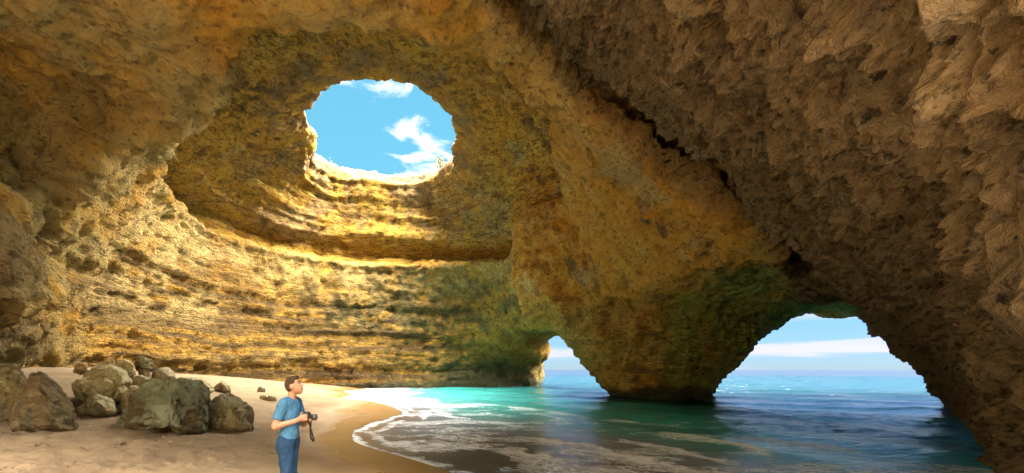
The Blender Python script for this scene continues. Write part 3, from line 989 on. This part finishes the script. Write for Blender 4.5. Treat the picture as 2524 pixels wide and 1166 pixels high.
def boulder(label, outline, d, thick, cols, seed, group=None, rough=1.0, cracks=0.0, name='boulder', lean=0.0, edge=None, chops=11):
    """outline: pixels of the photograph; d: distance of the rock's middle layer"""
    o = np.array(outline, float)
    c = o.mean(0)
    o = c + (o - c) * np.where(np.arange(2)[None, :] == 1, .99, .97)
    r_ = np.random.default_rng(seed)
    P = []
    for off, sc in ((-.5, .55), (-.28, .88), (0, 1.0), (.3, .92), (.5, .55)):
        for (px, py) in o:
            s2 = sc * (1 + r_.normal() * .05)
            q = c + (np.array([px, py]) - c) * np.array([s2, s2])
            p = at(q[0], q[1], d + off * thick)
            p[1] = p[1] + lean * (p[2] - at(c[0], o[:, 1].max(), d)[2])
            P.append(p)
    P = np.array(P)
    P = P * 1.0
    org = np.array([P[:, 0].mean(), P[:, 1].mean(), P[:, 2].min()])
    V, T = hull_mesh(P - org)
    size = np.ptp(V, axis=0).max()
    lim = edge or max(size / 34, .022)
    for _ in range(7):
        V, T, more = refine(V, T, lambda V_, a, b: np.linalg.norm(V_[a] - V_[b], axis=1) > lim)
        if not more:
            break
    V = laplace(V, T, 1)
    n = vnormals(V, T)
    x_, y_, z_ = (V / size + seed * 3.7).T
    dsp = .075 * fbm(x_ * 2.6, y_ * 2.6, z_ * 2.6, 4, .6) + .045 * fbm(x_ * 6, y_ * 6, z_ * 6, 3, .6, True) + .030 * fbm(x_ * 14, y_ * 14, z_ * 14, 3, .6)
    if cracks:
        pass
    if cracks:
        g = fbm(x_ * 3.1 + .5 * z_, y_ * 1.0, z_ * .55, 2, .5)
        dsp -= cracks * np.exp(-(g / .07) ** 2)
    V = V + n * (.55 * .075 * fbm(x_ * 2.2, y_ * 2.2, z_ * 2.2, 2, .5) * size)[:, None]
    cm = V.mean(0)
    for _ in range(chops):                                   # broken faces
        q_ = r_.normal(size=3) * np.array([1, 1, .8]); q_[2] = abs(q_[2]); q_ /= np.linalg.norm(q_)
        pr = (V - cm) @ q_
        cut = np.quantile(pr, r_.uniform(.86, .97))
        V = V - (np.clip(pr - cut, 0, None) * .88)[:, None] * q_
    n = vnormals(V, T)
    lay = fbm(x_ * .6, y_ * .6, (z_ + .25 * x_) * 7, 2, .5)
    V = V + n * ((dsp * .85 + .016 * lay) * size * rough)[:, None]
    n = vnormals(V, T)
    m1_ = fbm(x_ * 3, y_ * 3, z_ * 3, 4, .6); m2_ = fbm(x_ * 5 + 9, y_ * 5, z_ * 3, 4, .6)
    tone = r_.uniform(.82, 1.2)
    A = np.repeat(c3(*cols[0]), len(V), 0)
    A = lerp(A, c3(*cols[1]), sstep(-.15, .25, m1_ + .35 * n[:, 2]))
    A = lerp(A, c3(*cols[2]), sstep(.02, .30, m2_))
    ob = mesh_object(name, V, T, mstone, colors={'albedo': np.clip(A * tone, .01, .62)})
    ob.location = org
    tag(ob, label, 'boulder' if name == 'boulder' else 'stone', group)
    return ob


MOSSY = ((.13, .095, .05), (.23, .265, .18), (.34, .38, .27))
BROWN = ((.17, .12, .06), (.24, .19, .09), (.11, .10, .055))
CREAM = ((.50, .38, .20), (.60, .52, .35), (.38, .33, .18))
GREENC = ((.50, .37, .18), (.56, .50, .31), (.30, .29, .15))
OLIV = ((.27, .20, .09), (.32, .26, .12), (.13, .11, .06))
gd = ground_depth
d1 = gd(420, 1066)
boulder('big blocky mossy grey-green boulder with cracked lobes, biggest on the sand',
        [(300, 1056), (306, 1030), (326, 980), (348, 945), (385, 918), (425, 922), (480, 934), (508, 955), (526, 1000), (534, 1062), (490, 1072), (400, 1082), (316, 1080)],
        d1 + .5, 1.5, MOSSY, 4, rough=1.0, cracks=.05, edge=.036, chops=9)
boulder('smaller rough boulder with a pale notch, leaning on the big mossy boulder',
        [(498, 1060), (506, 1000), (530, 965), (560, 968), (598, 985), (620, 1010), (627, 1030), (622, 1068), (600, 1078), (550, 1070)],
        gd(590, 1068) + .55, 1.2, ((.20, .15, .085), (.27, .26, .17), (.36, .30, .17)), 5, rough=1.1, cracks=.05, edge=.028)
boulder('dark three-cornered boulder with a steep pointed top, left of the pile',
        [(12, 1074), (40, 1020), (72, 945), (88, 918), (104, 926), (150, 975), (178, 1010), (190, 1060), (182, 1074), (90, 1080)],
        gd(100, 1068) + .5, 1.2, BROWN, 8, rough=.75, edge=.028, chops=2)
boulder('rough brown rock mass cut by the photograph edge, behind the three-cornered boulder',
        [(-60, 1066), (-70, 940), (-30, 900), (18, 898), (48, 920), (62, 955), (50, 1005), (25, 1050), (0, 1068)],
        gd(20, 1052) + 1.0, 1.9, OLIV, 11, rough=.8, edge=.035)
PG = 'rocks of the pile below the cave wall'
pile = [
    ('orange-bottomed round boulder at the front foot of the pile', [(194, 1022), (206, 990), (226, 970), (250, 966), (275, 985), (292, 1012), (286, 1026), (230, 1030)], 1024, .9, GREENC),
    ('wide block in the middle of the pile, above the front boulder', [(184, 972), (186, 948), (206, 936), (250, 934), (278, 938), (286, 955), (276, 985), (220, 992)], 1012, .9, GREENC),
    ('long mossy slab lying across the back of the pile', [(198, 945), (204, 922), (236, 905), (290, 903), (312, 916), (320, 940), (300, 955), (220, 958)], 1004, 1.2, GREENC),
    ('small rounded stone wedged between the middle block and the big mossy boulder', [(268, 975), (272, 952), (290, 943), (308, 946), (312, 966), (300, 990), (278, 990)], 1010, .5, CREAM),
    ('narrow upright boulder half hidden behind the big mossy boulder', [(298, 1016), (306, 970), (318, 950), (345, 944), (360, 960), (360, 1010), (330, 1022)], 1018, .8, GREENC),
    ('dark round mossy boulder topmost on the pile', [(332, 905), (334, 888), (348, 877), (366, 880), (377, 893), (374, 910), (350, 916)], 984, .8, ((.16, .13, .07), (.24, .25, .13), (.40, .34, .19))),
    ('jagged tan rock beside the topmost mossy boulder', [(284, 922), (290, 898), (308, 883), (328, 892), (336, 915), (330, 935), (296, 938)], 988, .8, CREAM),
    ('small upright golden block on top of the long slab', [(256, 906), (260, 886), (270, 881), (279, 882), (281, 902), (272, 910)], 990, .5, ((.46, .31, .12), (.50, .38, .17), (.36, .25, .10))),
    ('small flat golden block at the back left end of the slab', [(184, 916), (187, 900), (200, 896), (214, 898), (213, 914), (200, 922)], 990, .5, ((.42, .28, .11), (.48, .36, .17), (.30, .22, .10))),
    ('pale ball-like stone under the topmost mossy boulder', [(342, 926), (343, 912), (352, 906), (366, 907), (374, 917), (370, 930), (352, 934)], 986, .5, CREAM),
    ('rubbly cream rock below the pale ball-like stone', [(322, 955), (324, 934), (342, 926), (366, 930), (376, 945), (366, 965), (336, 968)], 998, .7, CREAM),
    ('low cream rock behind the peak of the big mossy boulder', [(372, 940), (374, 920), (392, 910), (412, 909), (428, 920), (434, 945), (400, 952)], 985, .9, CREAM),
    ('pale broken rock behind the right shoulder of the big mossy boulder', [(440, 960), (446, 934), (470, 928), (500, 931), (520, 945), (530, 965), (480, 970)], 975, .9, CREAM),
    ('thin pale rock sticking out of the sand beyond the boulders', [(525, 965), (530, 950), (552, 941), (566, 950), (574, 964), (550, 970)], 968, .5, CREAM),
]
for k, (lab, ol, by, th, cols) in enumerate(pile):
    px = np.mean([p[0] for p in ol])
    d_ = gd(px, by)
    boulder(lab, ol, d_ + .35 * th, th, cols, 20 + k, PG, rough=1.15)
boulder('low crusty brown stone on the bright sand behind the photographer in blue', [(636, 985), (644, 974), (660, 972), (680, 978), (690, 988), (665, 992)], gd(664, 988) + .2, .5, CREAM, 50, name='stone', rough=1.3)
boulder('small white crumbly stone on the bright sand, behind the crusty brown stone', [(632, 965), (636, 954), (646, 951), (656, 957), (655, 966), (644, 969)], gd(644, 967) + .15, .4, ((.5, .45, .33), (.56, .52, .42), (.35, .3, .2)), 51, name='stone', rough=1.3)

# ------------------------------------------------------------------ plants on the rim of the opening


def top_of_rock(x, y, z0=25.5):
    z = np.arange(z0, 12, -.05)
    f = rock(np.full(len(z), x), np.full(len(z), y), z)
    i = np.nonzero(f < 0)[0]
    return z[i[0]] if len(i) else 18.5


mleaf, N = material('shrub_leaf')
N.out(N.principled(Base_Color=N.mix(N.noise(N.obj(), 9.0, 3), (.07, .11, .03), (.17, .19, .07)), Roughness=.7))
mtwig, N = material('twig')
N.out(N.principled(Base_Color=N.mix(N.noise(N.obj(), 14.0, 3), (.10, .07, .04), (.18, .13, .08)), Roughness=.9))


def shrub(label, px, py, y, w, h, n, seed):
    r_ = np.random.default_rng(seed)
    p = at(px, py, y)
    z0 = max(top_of_rock(p[0], y), p[2] - .3) if False else top_of_rock(p[0], y)
    root = bpy.data.objects.new('shrub', None)
    COL.objects.link(root)
    root.location = (p[0], y, z0 - .05)
    tag(root, label, 'shrub', 'shrubs on the rim of the opening')
    V, F = [], []
    tips = []
    for k in range(9):
        a, e = r_.uniform(0, 6.28), r_.uniform(.5, 1.4)
        tip = np.array([math.cos(a) * math.cos(e) * w * .8, math.sin(a) * math.cos(e) * w * .8, math.sin(e) * h])
        tips.append(tip)
        b = len(V)
        for q, rad_ in ((np.zeros(3), .02), (tip * .5 + r_.normal(size=3) * .04 * h, .013), (tip, .004)):
            for m in range(4):
                V.append(q + rad_ * np.array([math.cos(m * 1.571), math.sin(m * 1.571), 0]))
        for lv in range(2):
            for m in range(4):
                F.append((b + lv * 4 + m, b + lv * 4 + (m + 1) % 4, b + lv * 4 + 4 + (m + 1) % 4, b + lv * 4 + 4 + m))
    mesh_object('stem', np.array(V), np.array(F), mtwig, root)
    V, F = [], []
    for k in range(n):
        t_ = tips[r_.integers(len(tips))]
        q = t_ * r_.uniform(.45, 1.05) + r_.normal(size=3) * np.array([w, w, h]) * .16
        q[2] = max(q[2], .03)
        a = r_.normal(size=3); a /= np.linalg.norm(a)
        b_ = np.cross(a, r_.normal(size=3)); b_ /= np.linalg.norm(b_)
        L_ = r_.uniform(.05, .09) * max(w, h)
        i = len(V)
        V += [q - a * L_, q + b_ * L_ * .4, q + a * L_, q - b_ * L_ * .4]
        F.append((i, i + 1, i + 2, i + 3))
    mesh_object('crown', np.array(V), np.array(F), mleaf, root, smooth=False)


shrub('round grey-green shrub on the right end of the far rim below the cloud', 1086, 416, 39.6, .9, 1.1, 420, 1)
shrub('small upright plant on the left end of the far rim', 815, 408, 38.3, .26, .85, 90, 2)
shrub('low dry tuft in the middle of the far rim', 985, 446, 41.8, .7, .5, 160, 3)
shrub('sparse twiggy tuft on the far rim, under the middle cloud', 925, 449, 42.0, .5, .45, 130, 6)
shrub('low green tuft beside the round shrub on the far rim', 1045, 432, 40.6, .6, .6, 180, 4)

# ------------------------------------------------------------------ the man with a camera
class Body:
    """a smooth solid grown from tapered limbs on a grid"""
    def __init__(self, lo, hi, h):
        self.lo, self.h = np.array(lo, float), h
        n = np.ceil((np.array(hi) - self.lo) / h).astype(int) + 1
        self.F = np.full(n, 1.0, np.float32)
        self.ax = [self.lo[i] + h * np.arange(n[i]) for i in range(3)]

    def _box(self, lo, hi):
        sl = []
        for i in range(3):
            a = max(int((lo[i] - self.lo[i]) / self.h), 0); b = min(int((hi[i] - self.lo[i]) / self.h) + 2, self.F.shape[i])
            sl.append(slice(a, max(b, a + 1)))
        return tuple(sl), np.meshgrid(*[self.ax[i][sl[i]] for i in range(3)], indexing='ij')

    def add(self, fn, lo, hi, k, pad=.08):
        sl, g = self._box(np.array(lo) - pad, np.array(hi) + pad)
        self.F[sl] = smin(self.F[sl], fn(*g).astype(np.float32), k)

    def limb(self, a, b, ra, rb, k=.02, flat=None):
        a, b = np.array(a, float), np.array(b, float)
        def fn(x, y, z):
            P = np.stack([x, y, z], -1) - a
            ab = b - a
            t = np.clip((P @ ab) / (ab @ ab), 0, 1)
            Q = P - t[..., None] * ab
            if flat is not None:
                Q = Q * np.array(flat)
            return np.linalg.norm(Q, axis=-1) - (ra + (rb - ra) * t)
        m = max(ra, rb) * (1 / min(flat) if flat is not None else 1)
        self.add(fn, np.minimum(a, b) - m, np.maximum(a, b) + m, k, .05)

    def ell(self, c, r, k=.02, R=None, cut=False):
        c, r = np.array(c, float), np.array(r, float)
        R = np.eye(3) if R is None else R
        def fn(x, y, z):
            P = (np.stack([x, y, z], -1) - c) @ R
            q = np.linalg.norm(P / r, axis=-1)
            return (q - 1) * r.min() if not cut else (q - 1) * r.min()
        m = r.max()
        if cut:
            sl, g = self._box(c - m - .05, c + m + .05)
            self.F[sl] = smax(self.F[sl], -fn(*g).astype(np.float32), k)
        else:
            self.add(fn, c - m, c + m, k, .05)

    def mesh(self):
        V, Q_ = surface_nets(self.F, self.lo, self.h)
        T = np.concatenate([Q_[:, [0, 1, 2]], Q_[:, [0, 2, 3]]])
        return laplace(V, T, 2, .4), Q_


LO, HI = (-.42, -.42, -.02), (.5, .42, 1.82)
# joints: forward, left, up
HIPZ = .93
SH = {-1: np.array([-.02, -.185, 1.435]), 1: np.array([.0, .185, 1.43])}
EL = {-1: np.array([-.085, -.235, 1.165]), 1: np.array([.07, .265, 1.15])}
WR = {-1: np.array([.125, -.135, 1.225]), 1: np.array([.175, .085, 1.195])}
KN = {-1: np.array([.035, -.095, .50]), 1: np.array([.0, .10, .50])}
AN = {-1: np.array([-.03, -.10, .09]), 1: np.array([-.05, .12, .09])}


def torso(b, g=0.0):
    b.ell((0, 0, 1.00), (.100 + g, .148 + g, .13 + g), .05)
    b.ell((.005, 0, 1.13), (.092 + g, .132 + g, .15 + g), .05)
    b.ell((.01, 0, 1.29), (.102 + g, .150 + g, .16 + g), .05)
    b.ell((-.005, 0, 1.40), (.080 + g, .160 + g, .075 + g), .05)
    b.limb((-.01, -.13, 1.445), (-.01, .13, 1.445), .06 + g, .06 + g, .05)


def legs(b, g=0.0, low=.09):
    for s_ in (-1, 1):
        hp = np.array([0, s_ * .092, HIPZ])
        b.limb(hp, KN[s_], .080 + g, .056 + g * 1.2, .03)
        b.limb(KN[s_], AN[s_], .056 + g * 1.2, .042 + g * 1.7, .03)
        b.ell(hp + np.array([-.03, 0, .0]), (.085 + g, .085 + g, .11 + g), .04)


body = Body(LO, HI, .0068)
torso(body)
legs(body)
body.limb((-.01, 0, 1.44), (.015, 0, 1.56), .062, .052, .03)
HC_ = np.array([.035, 0, 1.655])
ct, st_h = math.cos(-.38), math.sin(-.38)                     # head tipped back, looking up
RH_ = np.array([[ct, 0, st_h], [0, 1, 0], [-st_h, 0, ct]])


def hd(f, l, u):
    return HC_ + RH_ @ np.array([f, l, u])


body.ell(hd(-.008, 0, .012), (.098, .076, .102), .02, RH_)
body.ell(hd(.035, 0, -.055), (.060, .056, .062), .03, RH_)
body.limb(hd(.062, 0, -.098), hd(.045, 0, -.095), .022, .028, .02)
body.limb(hd(.088, 0, .012), hd(.108, 0, -.028), .010, .015, .010)           # nose
for s_ in (-1, 1):
    body.ell(hd(.100, s_ * .032, .010), (.018, .018, .013), .008, RH_, cut=True)
    body.ell(hd(.082, s_ * .032, .010), (.013, .013, .011), .004, RH_)
    body.limb(hd(.088, s_ * .015, .030), hd(.075, s_ * .05, .028), .010, .008, .012)
    body.ell(hd(-.008, s_ * .078, -.008), (.026, .010, .034), .008, RH_)
body.limb(hd(.092, -.018, -.062), hd(.092, .018, -.062), .009, .009, .008)
body.limb(hd(.090, -.016, -.074), hd(.090, .016, -.074), .010, .010, .008)
for s_ in (-1, 1):
    body.limb(SH[s_], EL[s_], .054, .043, .03)
    body.limb(EL[s_], WR[s_], .043, .029, .02)
# hands: the right one grips the camera, the left one carries the lens
GR = np.array([.207, -.088, 1.268])
body.limb(WR[-1], GR + np.array([-.015, -.012, -.008]), .028, .036, .015)
body.ell(GR + np.array([-.005, -.006, 0]), (.036, .022, .045), .015)
for j, (dz_, ln) in enumerate(((.036, .062), (.014, .070), (-.008, .066), (-.029, .052))):
    a_k = GR + np.array([.022, -.016, dz_]); b_k = a_k + np.array([.034, .008, .0]); c_k = b_k + np.array([.004, .034 * ln / .066, -.002])
    body.limb(a_k, b_k, .0105, .0098, .006)
    body.limb(b_k, c_k, .0098, .0082, .005)
th0 = GR + np.array([-.028, .004, .028])
body.limb(th0, th0 + np.array([-.006, .026, .026]), .0125, .011, .008)
body.limb(th0 + np.array([-.006, .026, .026]), th0 + np.array([.010, .050, .034]), .011, .009, .006)
GL = np.array([.245, .035, 1.205])
body.limb(WR[1], GL + np.array([-.02, .012, -.004]), .028, .034, .015)
body.ell(GL, (.045, .036, .020), .015)
for j, (df, ln) in enumerate(((.030, .060), (.012, .068), (-.008, .064), (-.026, .050))):
    a_k = GL + np.array([df + .012, -.026, .004]); b_k = a_k + np.array([.008, -.034, .016]); c_k = b_k + np.array([.002, -.010, .036 * ln / .066])
    body.limb(a_k, b_k, .0105, .0098, .006)
    body.limb(b_k, c_k, .0098, .0082, .005)
th0 = GL + np.array([.010, .026, .010])
body.limb(th0, th0 + np.array([.014, .012, .030]), .0125, .011, .008)
body.limb(th0 + np.array([.014, .012, .030]), th0 + np.array([.022, -.002, .055]), .011, .009, .006)
for s_ in (-1, 1):
    body.limb(AN[s_] + np.array([-.03, 0, -.04]), AN[s_] + np.array([.14, s_ * .02, -.06]), .035, .030, .03)
BV, BQ = body.mesh()

shirt = Body((-.36, -.38, .88), (.36, .38, 1.62), .0085)
torso(shirt, .014)
for s_ in (-1, 1):
    shirt.limb(SH[s_], EL[s_], .064, .062, .03)
gx_, gy_, gz_ = np.meshgrid(*shirt.ax, indexing='ij')
P_ = np.stack([gx_, gy_, gz_], -1)
wr_ = .013 * fbm(gx_ * 8 + gz_ * 5, gy_ * 8, gz_ * 6, 3) + .005 * np.sin(gz_ * 55 + gx_ * 25 + gy_ * 12) * sstep(1.3, 1.1, gz_)
shirt.F += wr_.astype(np.float32)
for s_ in (-1, 1):
    ax_ = (EL[s_] - SH[s_]) / np.linalg.norm(EL[s_] - SH[s_])
    t_ = (P_ - SH[s_]) @ ax_
    side = (P_[..., 1] * s_ > .19)
    shirt.F = np.where(side, np.maximum(shirt.F, (t_ - .20).astype(np.float32)), shirt.F)
shirt.F = smax(shirt.F, (.995 + .02 * np.sin(gy_ * 14) - gz_).astype(np.float32), .012)
nk = (np.linalg.norm((P_ - np.array([.035, 0, 1.535])) / np.array([.105, .085, .068]), axis=-1) - 1) * .075
shirt.F = smax(shirt.F, -nk.astype(np.float32), .008)
SV, SQ = shirt.mesh()

jean = Body((-.3, -.3, .02), (.3, .3, 1.12), .0085)
legs(jean, .016)
jean.ell((0, 0, .985), (.108, .154, .11), .05)
gx_, gy_, gz_ = np.meshgrid(*jean.ax, indexing='ij')
jean.F += (.013 * fbm(gx_ * 8, gy_ * 8, gz_ * 7, 3) + .004 * np.sin(gz_ * 42 + gy_ * 20) * sstep(.62, .5, gz_)).astype(np.float32)
jean.F = smax(jean.F, (gz_ - 1.035).astype(np.float32), .01)
jean.F = smax(jean.F, (.075 - gz_).astype(np.float32), .01)
JV, JQ = jean.mesh()

hair = Body((-.16, -.14, 1.5), (.2, .14, 1.82), .0068)
hair.ell(hd(-.016, 0, .020), (.106, .085, .108), .01, RH_)
hair.ell(hd(.045, 0, .090), (.05, .055, .026), .02, RH_)
gx_, gy_, gz_ = np.meshgrid(*hair.ax, indexing='ij')
L_ = (np.stack([gx_, gy_, gz_], -1) - HC_) @ RH_
hair.F += (.004 * fbm(gx_ * 30, gy_ * 30, gz_ * 12, 2)).astype(np.float32)
facecut = smax(L_[..., 0] - .045, L_[..., 2] - .062, .02)          # open for the face
hair.F = smax(hair.F, -smax(-.0 - (L_[..., 0] - .048), L_[..., 2] - .062, .015).astype(np.float32), .008)
hair.F = smax(hair.F, -smax(smax(-(L_[..., 0] + .028), L_[..., 2] - .022, .01), .03 - np.abs(L_[..., 1]), .01).astype(np.float32), .008)
hair.F = smax(hair.F, (-.075 + .25 * L_[..., 0] - L_[..., 2]).astype(np.float32), .01)
HV, HQ = hair.mesh()

mskin, N = material('skin')
N.out(N.principled(Base_Color=N.mix(1.0, N.attr('albedo', 'Color'), N.mix(N.noise(N.obj(), 40, 4), (.85, .85, .85), (1.1, 1.1, 1.1)), 'MULTIPLY'),
                   Roughness=.55, Specular_IOR_Level=.4))
def cloth(name, c_lo, c_hi, sc, weave=220.0):
    m_, N = material(name)
    o_ = N.obj()
    wv_n = N.noise(o_, weave, 2, .5)
    N.out(N.principled(Base_Color=N.mix(N.noise(o_, sc, 5, .6), c_lo, c_hi), Roughness=.9, Specular_IOR_Level=.15,
                       Normal=N.bump(N.noise(N.scale(o_, (1, 1, .6)), 12.0, 5, .6, .8) + wv_n * .05, .06, .8)))
    return m_
mshirt = cloth('blue_cotton', (.024, .078, .15), (.042, .118, .21), 5)
mjean = cloth('denim', (.003, .012, .034), (.015, .044, .095), 7)
mhair = cloth('dark_hair', (.018, .012, .008), (.05, .03, .018), 30, 90)
mshoe = cloth('shoe', (.06, .05, .045), (.10, .09, .08), 12)

person = bpy.data.objects.new('person', None)
COL.objects.link(person)
PX, PY = -2.86, 5.13
person.location = (PX, PY, float(sand_z(PX, PY)[0]) + .0)
person.rotation_euler = (math.radians(0), math.radians(2.5), math.radians(3))
person.scale = (.9, .88, 1.0)
tag(person, 'man in blue t-shirt and jeans standing on the sand, looking up, holding a camera', 'person')
SK = np.repeat(c3(.21, .108, .064), len(BV), 0)
LB = (BV - HC_) @ RH_
for s_ in (-1, 1):
    e_ = np.linalg.norm((LB - np.array([.093, s_ * .032, .010])) / np.array([.02, .011, .006]), axis=1)
    SK = lerp(SK, c3(.05, .035, .03), sstep(1.15, .9, e_))
    e_ = np.linalg.norm((LB - np.array([.09, s_ * .034, .031])) / np.array([.03, .020, .006]), axis=1)
    SK = lerp(SK, c3(.04, .025, .018), sstep(1.2, .9, e_))
e_ = np.linalg.norm((LB - np.array([.10, 0, -.068])) / np.array([.03, .024, .012]), axis=1)
SK = lerp(SK, c3(.34, .13, .10), sstep(1.2, .8, e_))
mesh_object('body', BV, BQ, mskin, person, colors={'albedo': SK})
ts = mesh_object('t_shirt', SV, SQ, mshirt, person)
jn = mesh_object('jeans', JV, JQ, mjean, person)
mesh_object('hair', HV, HQ, mhair, person)
for s_ in (-1, 1):
    sh = Body((-.2, -.3, -.02), (.25, .3, .14), .008)
    sh.limb(AN[s_] + np.array([-.035, 0, -.045]), AN[s_] + np.array([.13, s_ * .02, -.055]), .044, .040, .03)
    sh.limb(AN[s_] + np.array([-.01, 0, .0]), AN[s_] + np.array([.04, 0, -.03]), .05, .045, .03)
    g_ = np.meshgrid(*sh.ax, indexing='ij')
    sh.F = smax(sh.F, (.004 - g_[2]).astype(np.float32), .006)
    mesh_object('shoe', *sh.mesh(), mshoe, person)

# his camera: body, grip, prism hump, lens barrel with glass, hanging strap
mblack, N = material('camera_black')
N.out(N.principled(Base_Color=(.012, .012, .013), Roughness=.45, Normal=N.bump(N.noise(N.obj(), 300, 2), .002, .5)))
mglass, N = material('lens_glass')
N.out(N.principled(Base_Color=(.02, .10, .12), Roughness=.05, Metallic=.3, Specular_IOR_Level=.8))
mstrap = cloth('strap', (.012, .012, .012), (.03, .028, .026), 20)


def lathe(prof, n=28):
    """profile of (distance along x, radius)"""
    V, F = [], []
    for (a, r_) in prof:
        for i in range(n):
            t_ = 2 * math.pi * i / n
            V.append((a, r_ * math.cos(t_), r_ * math.sin(t_)))
    for j in range(len(prof) - 1):
        for i in range(n):
            F.append((j * n + i, j * n + (i + 1) % n, (j + 1) * n + (i + 1) % n, (j + 1) * n + i))
    return np.array(V), np.array(F)


def soft_box(name, lo, hi, bev, mat, parent):
    bm = bmesh.new()
    bmesh.ops.create_cube(bm, size=1)
    for v in bm.verts:
        for i in range(3):
            v.co[i] = lo[i] if v.co[i] < 0 else hi[i]
    bmesh.ops.bevel(bm, geom=list(bm.edges), offset=bev, segments=3, affect='EDGES', profile=.6)
    me = bpy.data.meshes.new(name); bm.to_mesh(me); bm.free()
    me.materials.append(mat)
    ob = bpy.data.objects.new(name, me)
    COL.objects.link(ob); ob.parent = parent
    return ob


pc = bpy.data.objects.new('photo_camera', None)
COL.objects.link(pc)
bpy.context.view_layer.update()
pm = person.matrix_world
pc.location = pm @ Vector((.230, -.012, 1.225))
pc.rotation_euler = person.rotation_euler
pc.scale = person.scale
tag(pc, 'black camera with a short zoom lens held at chest height by the man', 'camera')
soft_box('camera_body', (-.030, -.068, -.002), (.030, .066, .088), .008, mblack, pc)
soft_box('grip', (.024, -.070, .0), (.048, -.040, .084), .008, mblack, pc)
soft_box('prism_housing', (-.028, -.028, .082), (.034, .028, .112), .010, mblack, pc)
V_, F_ = lathe([(.028, .0), (.028, .034), (.045, .036), (.048, .038), (.085, .038), (.088, .0405), (.128, .0405), (.131, .038), (.134, .036), (.134, .031), (.122, .029)])
lens = mesh_object('lens_barrel', V_ + np.array([0, .008, .042]), F_, mblack, pc)
V_, F_ = lathe([(.121, .0305), (.127, .022), (.1295, .010), (.130, .0005)])
mesh_object('lens_glass', V_ + np.array([0, .008, .042]), F_, mglass, lens)
path = [Vector((-.005, .068, .075)), Vector((.02, .085, .03)), Vector((.03, .075, -.06)), Vector((.035, .055, -.15)), Vector((.05, .05, -.22)), Vector((.075, .055, -.26)),
        Vector((.095, .04, -.245)), Vector((.085, .02, -.19)), Vector((.06, .0, -.10)), Vector((.04, -.03, -.02)), Vector((.0, -.070, .02))]
V_, F_ = [], []
pts = []
for i in range(len(path) - 1):
    for t_ in np.linspace(0, 1, 5)[:-1]:
        p0, p1, p2, p3 = path[max(i - 1, 0)], path[i], path[i + 1], path[min(i + 2, len(path) - 1)]
        pts.append(0.5 * ((2 * p1) + (p2 - p0) * t_ + (2 * p0 - 5 * p1 + 4 * p2 - p3) * t_ ** 2 + (3 * p1 - p0 - 3 * p2 + p3) * t_ ** 3))
pts.append(path[-1])
for i, p in enumerate(pts):
    tg = (pts[min(i + 1, len(pts) - 1)] - pts[max(i - 1, 0)]).normalized()
    sd = tg.cross(Vector((.5, .85, .1))).normalized() * .017
    nn = tg.cross(sd).normalized() * .0015
    for q_ in (p - sd - nn, p + sd - nn, p + sd + nn, p - sd + nn):
        V_.append(q_[:])
for i in range(len(pts) - 1):
    for m in range(4):
        F_.append((i * 4 + m, i * 4 + (m + 1) % 4, i * 4 + 4 + (m + 1) % 4, i * 4 + 4 + m))
mesh_object('strap', np.array(V_), np.array(F_), mstrap, pc)


# ------------------------------------------------------------------ loose pebbles and broken shell on the trampled sand
r_ = np.random.default_rng(5)
V_, F_, C_ = [], [], []
ico, icf = hull_mesh(r_.normal(size=(14, 3)) * np.array([1, 1, .6]))
while len(V_) < 330:
    px, py = r_.uniform(0, 700), 990 + 176 * r_.random() ** 1.2
    d_ = gd(px, py)
    p = at(px, py, d_)
    if fbm(np.array([p[0] * .5]), np.array([p[1] * .5]), np.array([1.5]), 2)[0] < -.05 + .25 * (px > 430):
        continue
    z_ = sand_z(p[0], p[1])[0]
    sz_ = r_.uniform(.006, .016) * (2.2 if r_.random() < .10 else 1)
    a = r_.uniform(0, 6.28)
    R_ = np.array([[math.cos(a), -math.sin(a), 0], [math.sin(a), math.cos(a), 0], [0, 0, 1]])
    V_.append(ico @ R_.T * sz_ * r_.uniform(.7, 1.3, 3) + np.array([p[0], p[1], z_ + .35 * sz_]))
    F_.append(icf + (len(V_) - 1) * len(ico))
    C_.append(np.repeat(c3(*((.55, .48, .38) if r_.random() < .35 else (.16, .12, .08))), len(ico), 0))
pb = mesh_object('pebbles', np.concatenate(V_), np.concatenate(F_), mstone, colors={'albedo': np.concatenate(C_)})
tag(pb, 'loose pebbles and broken shells strewn over the trampled sand', 'pebbles', kind='stuff')
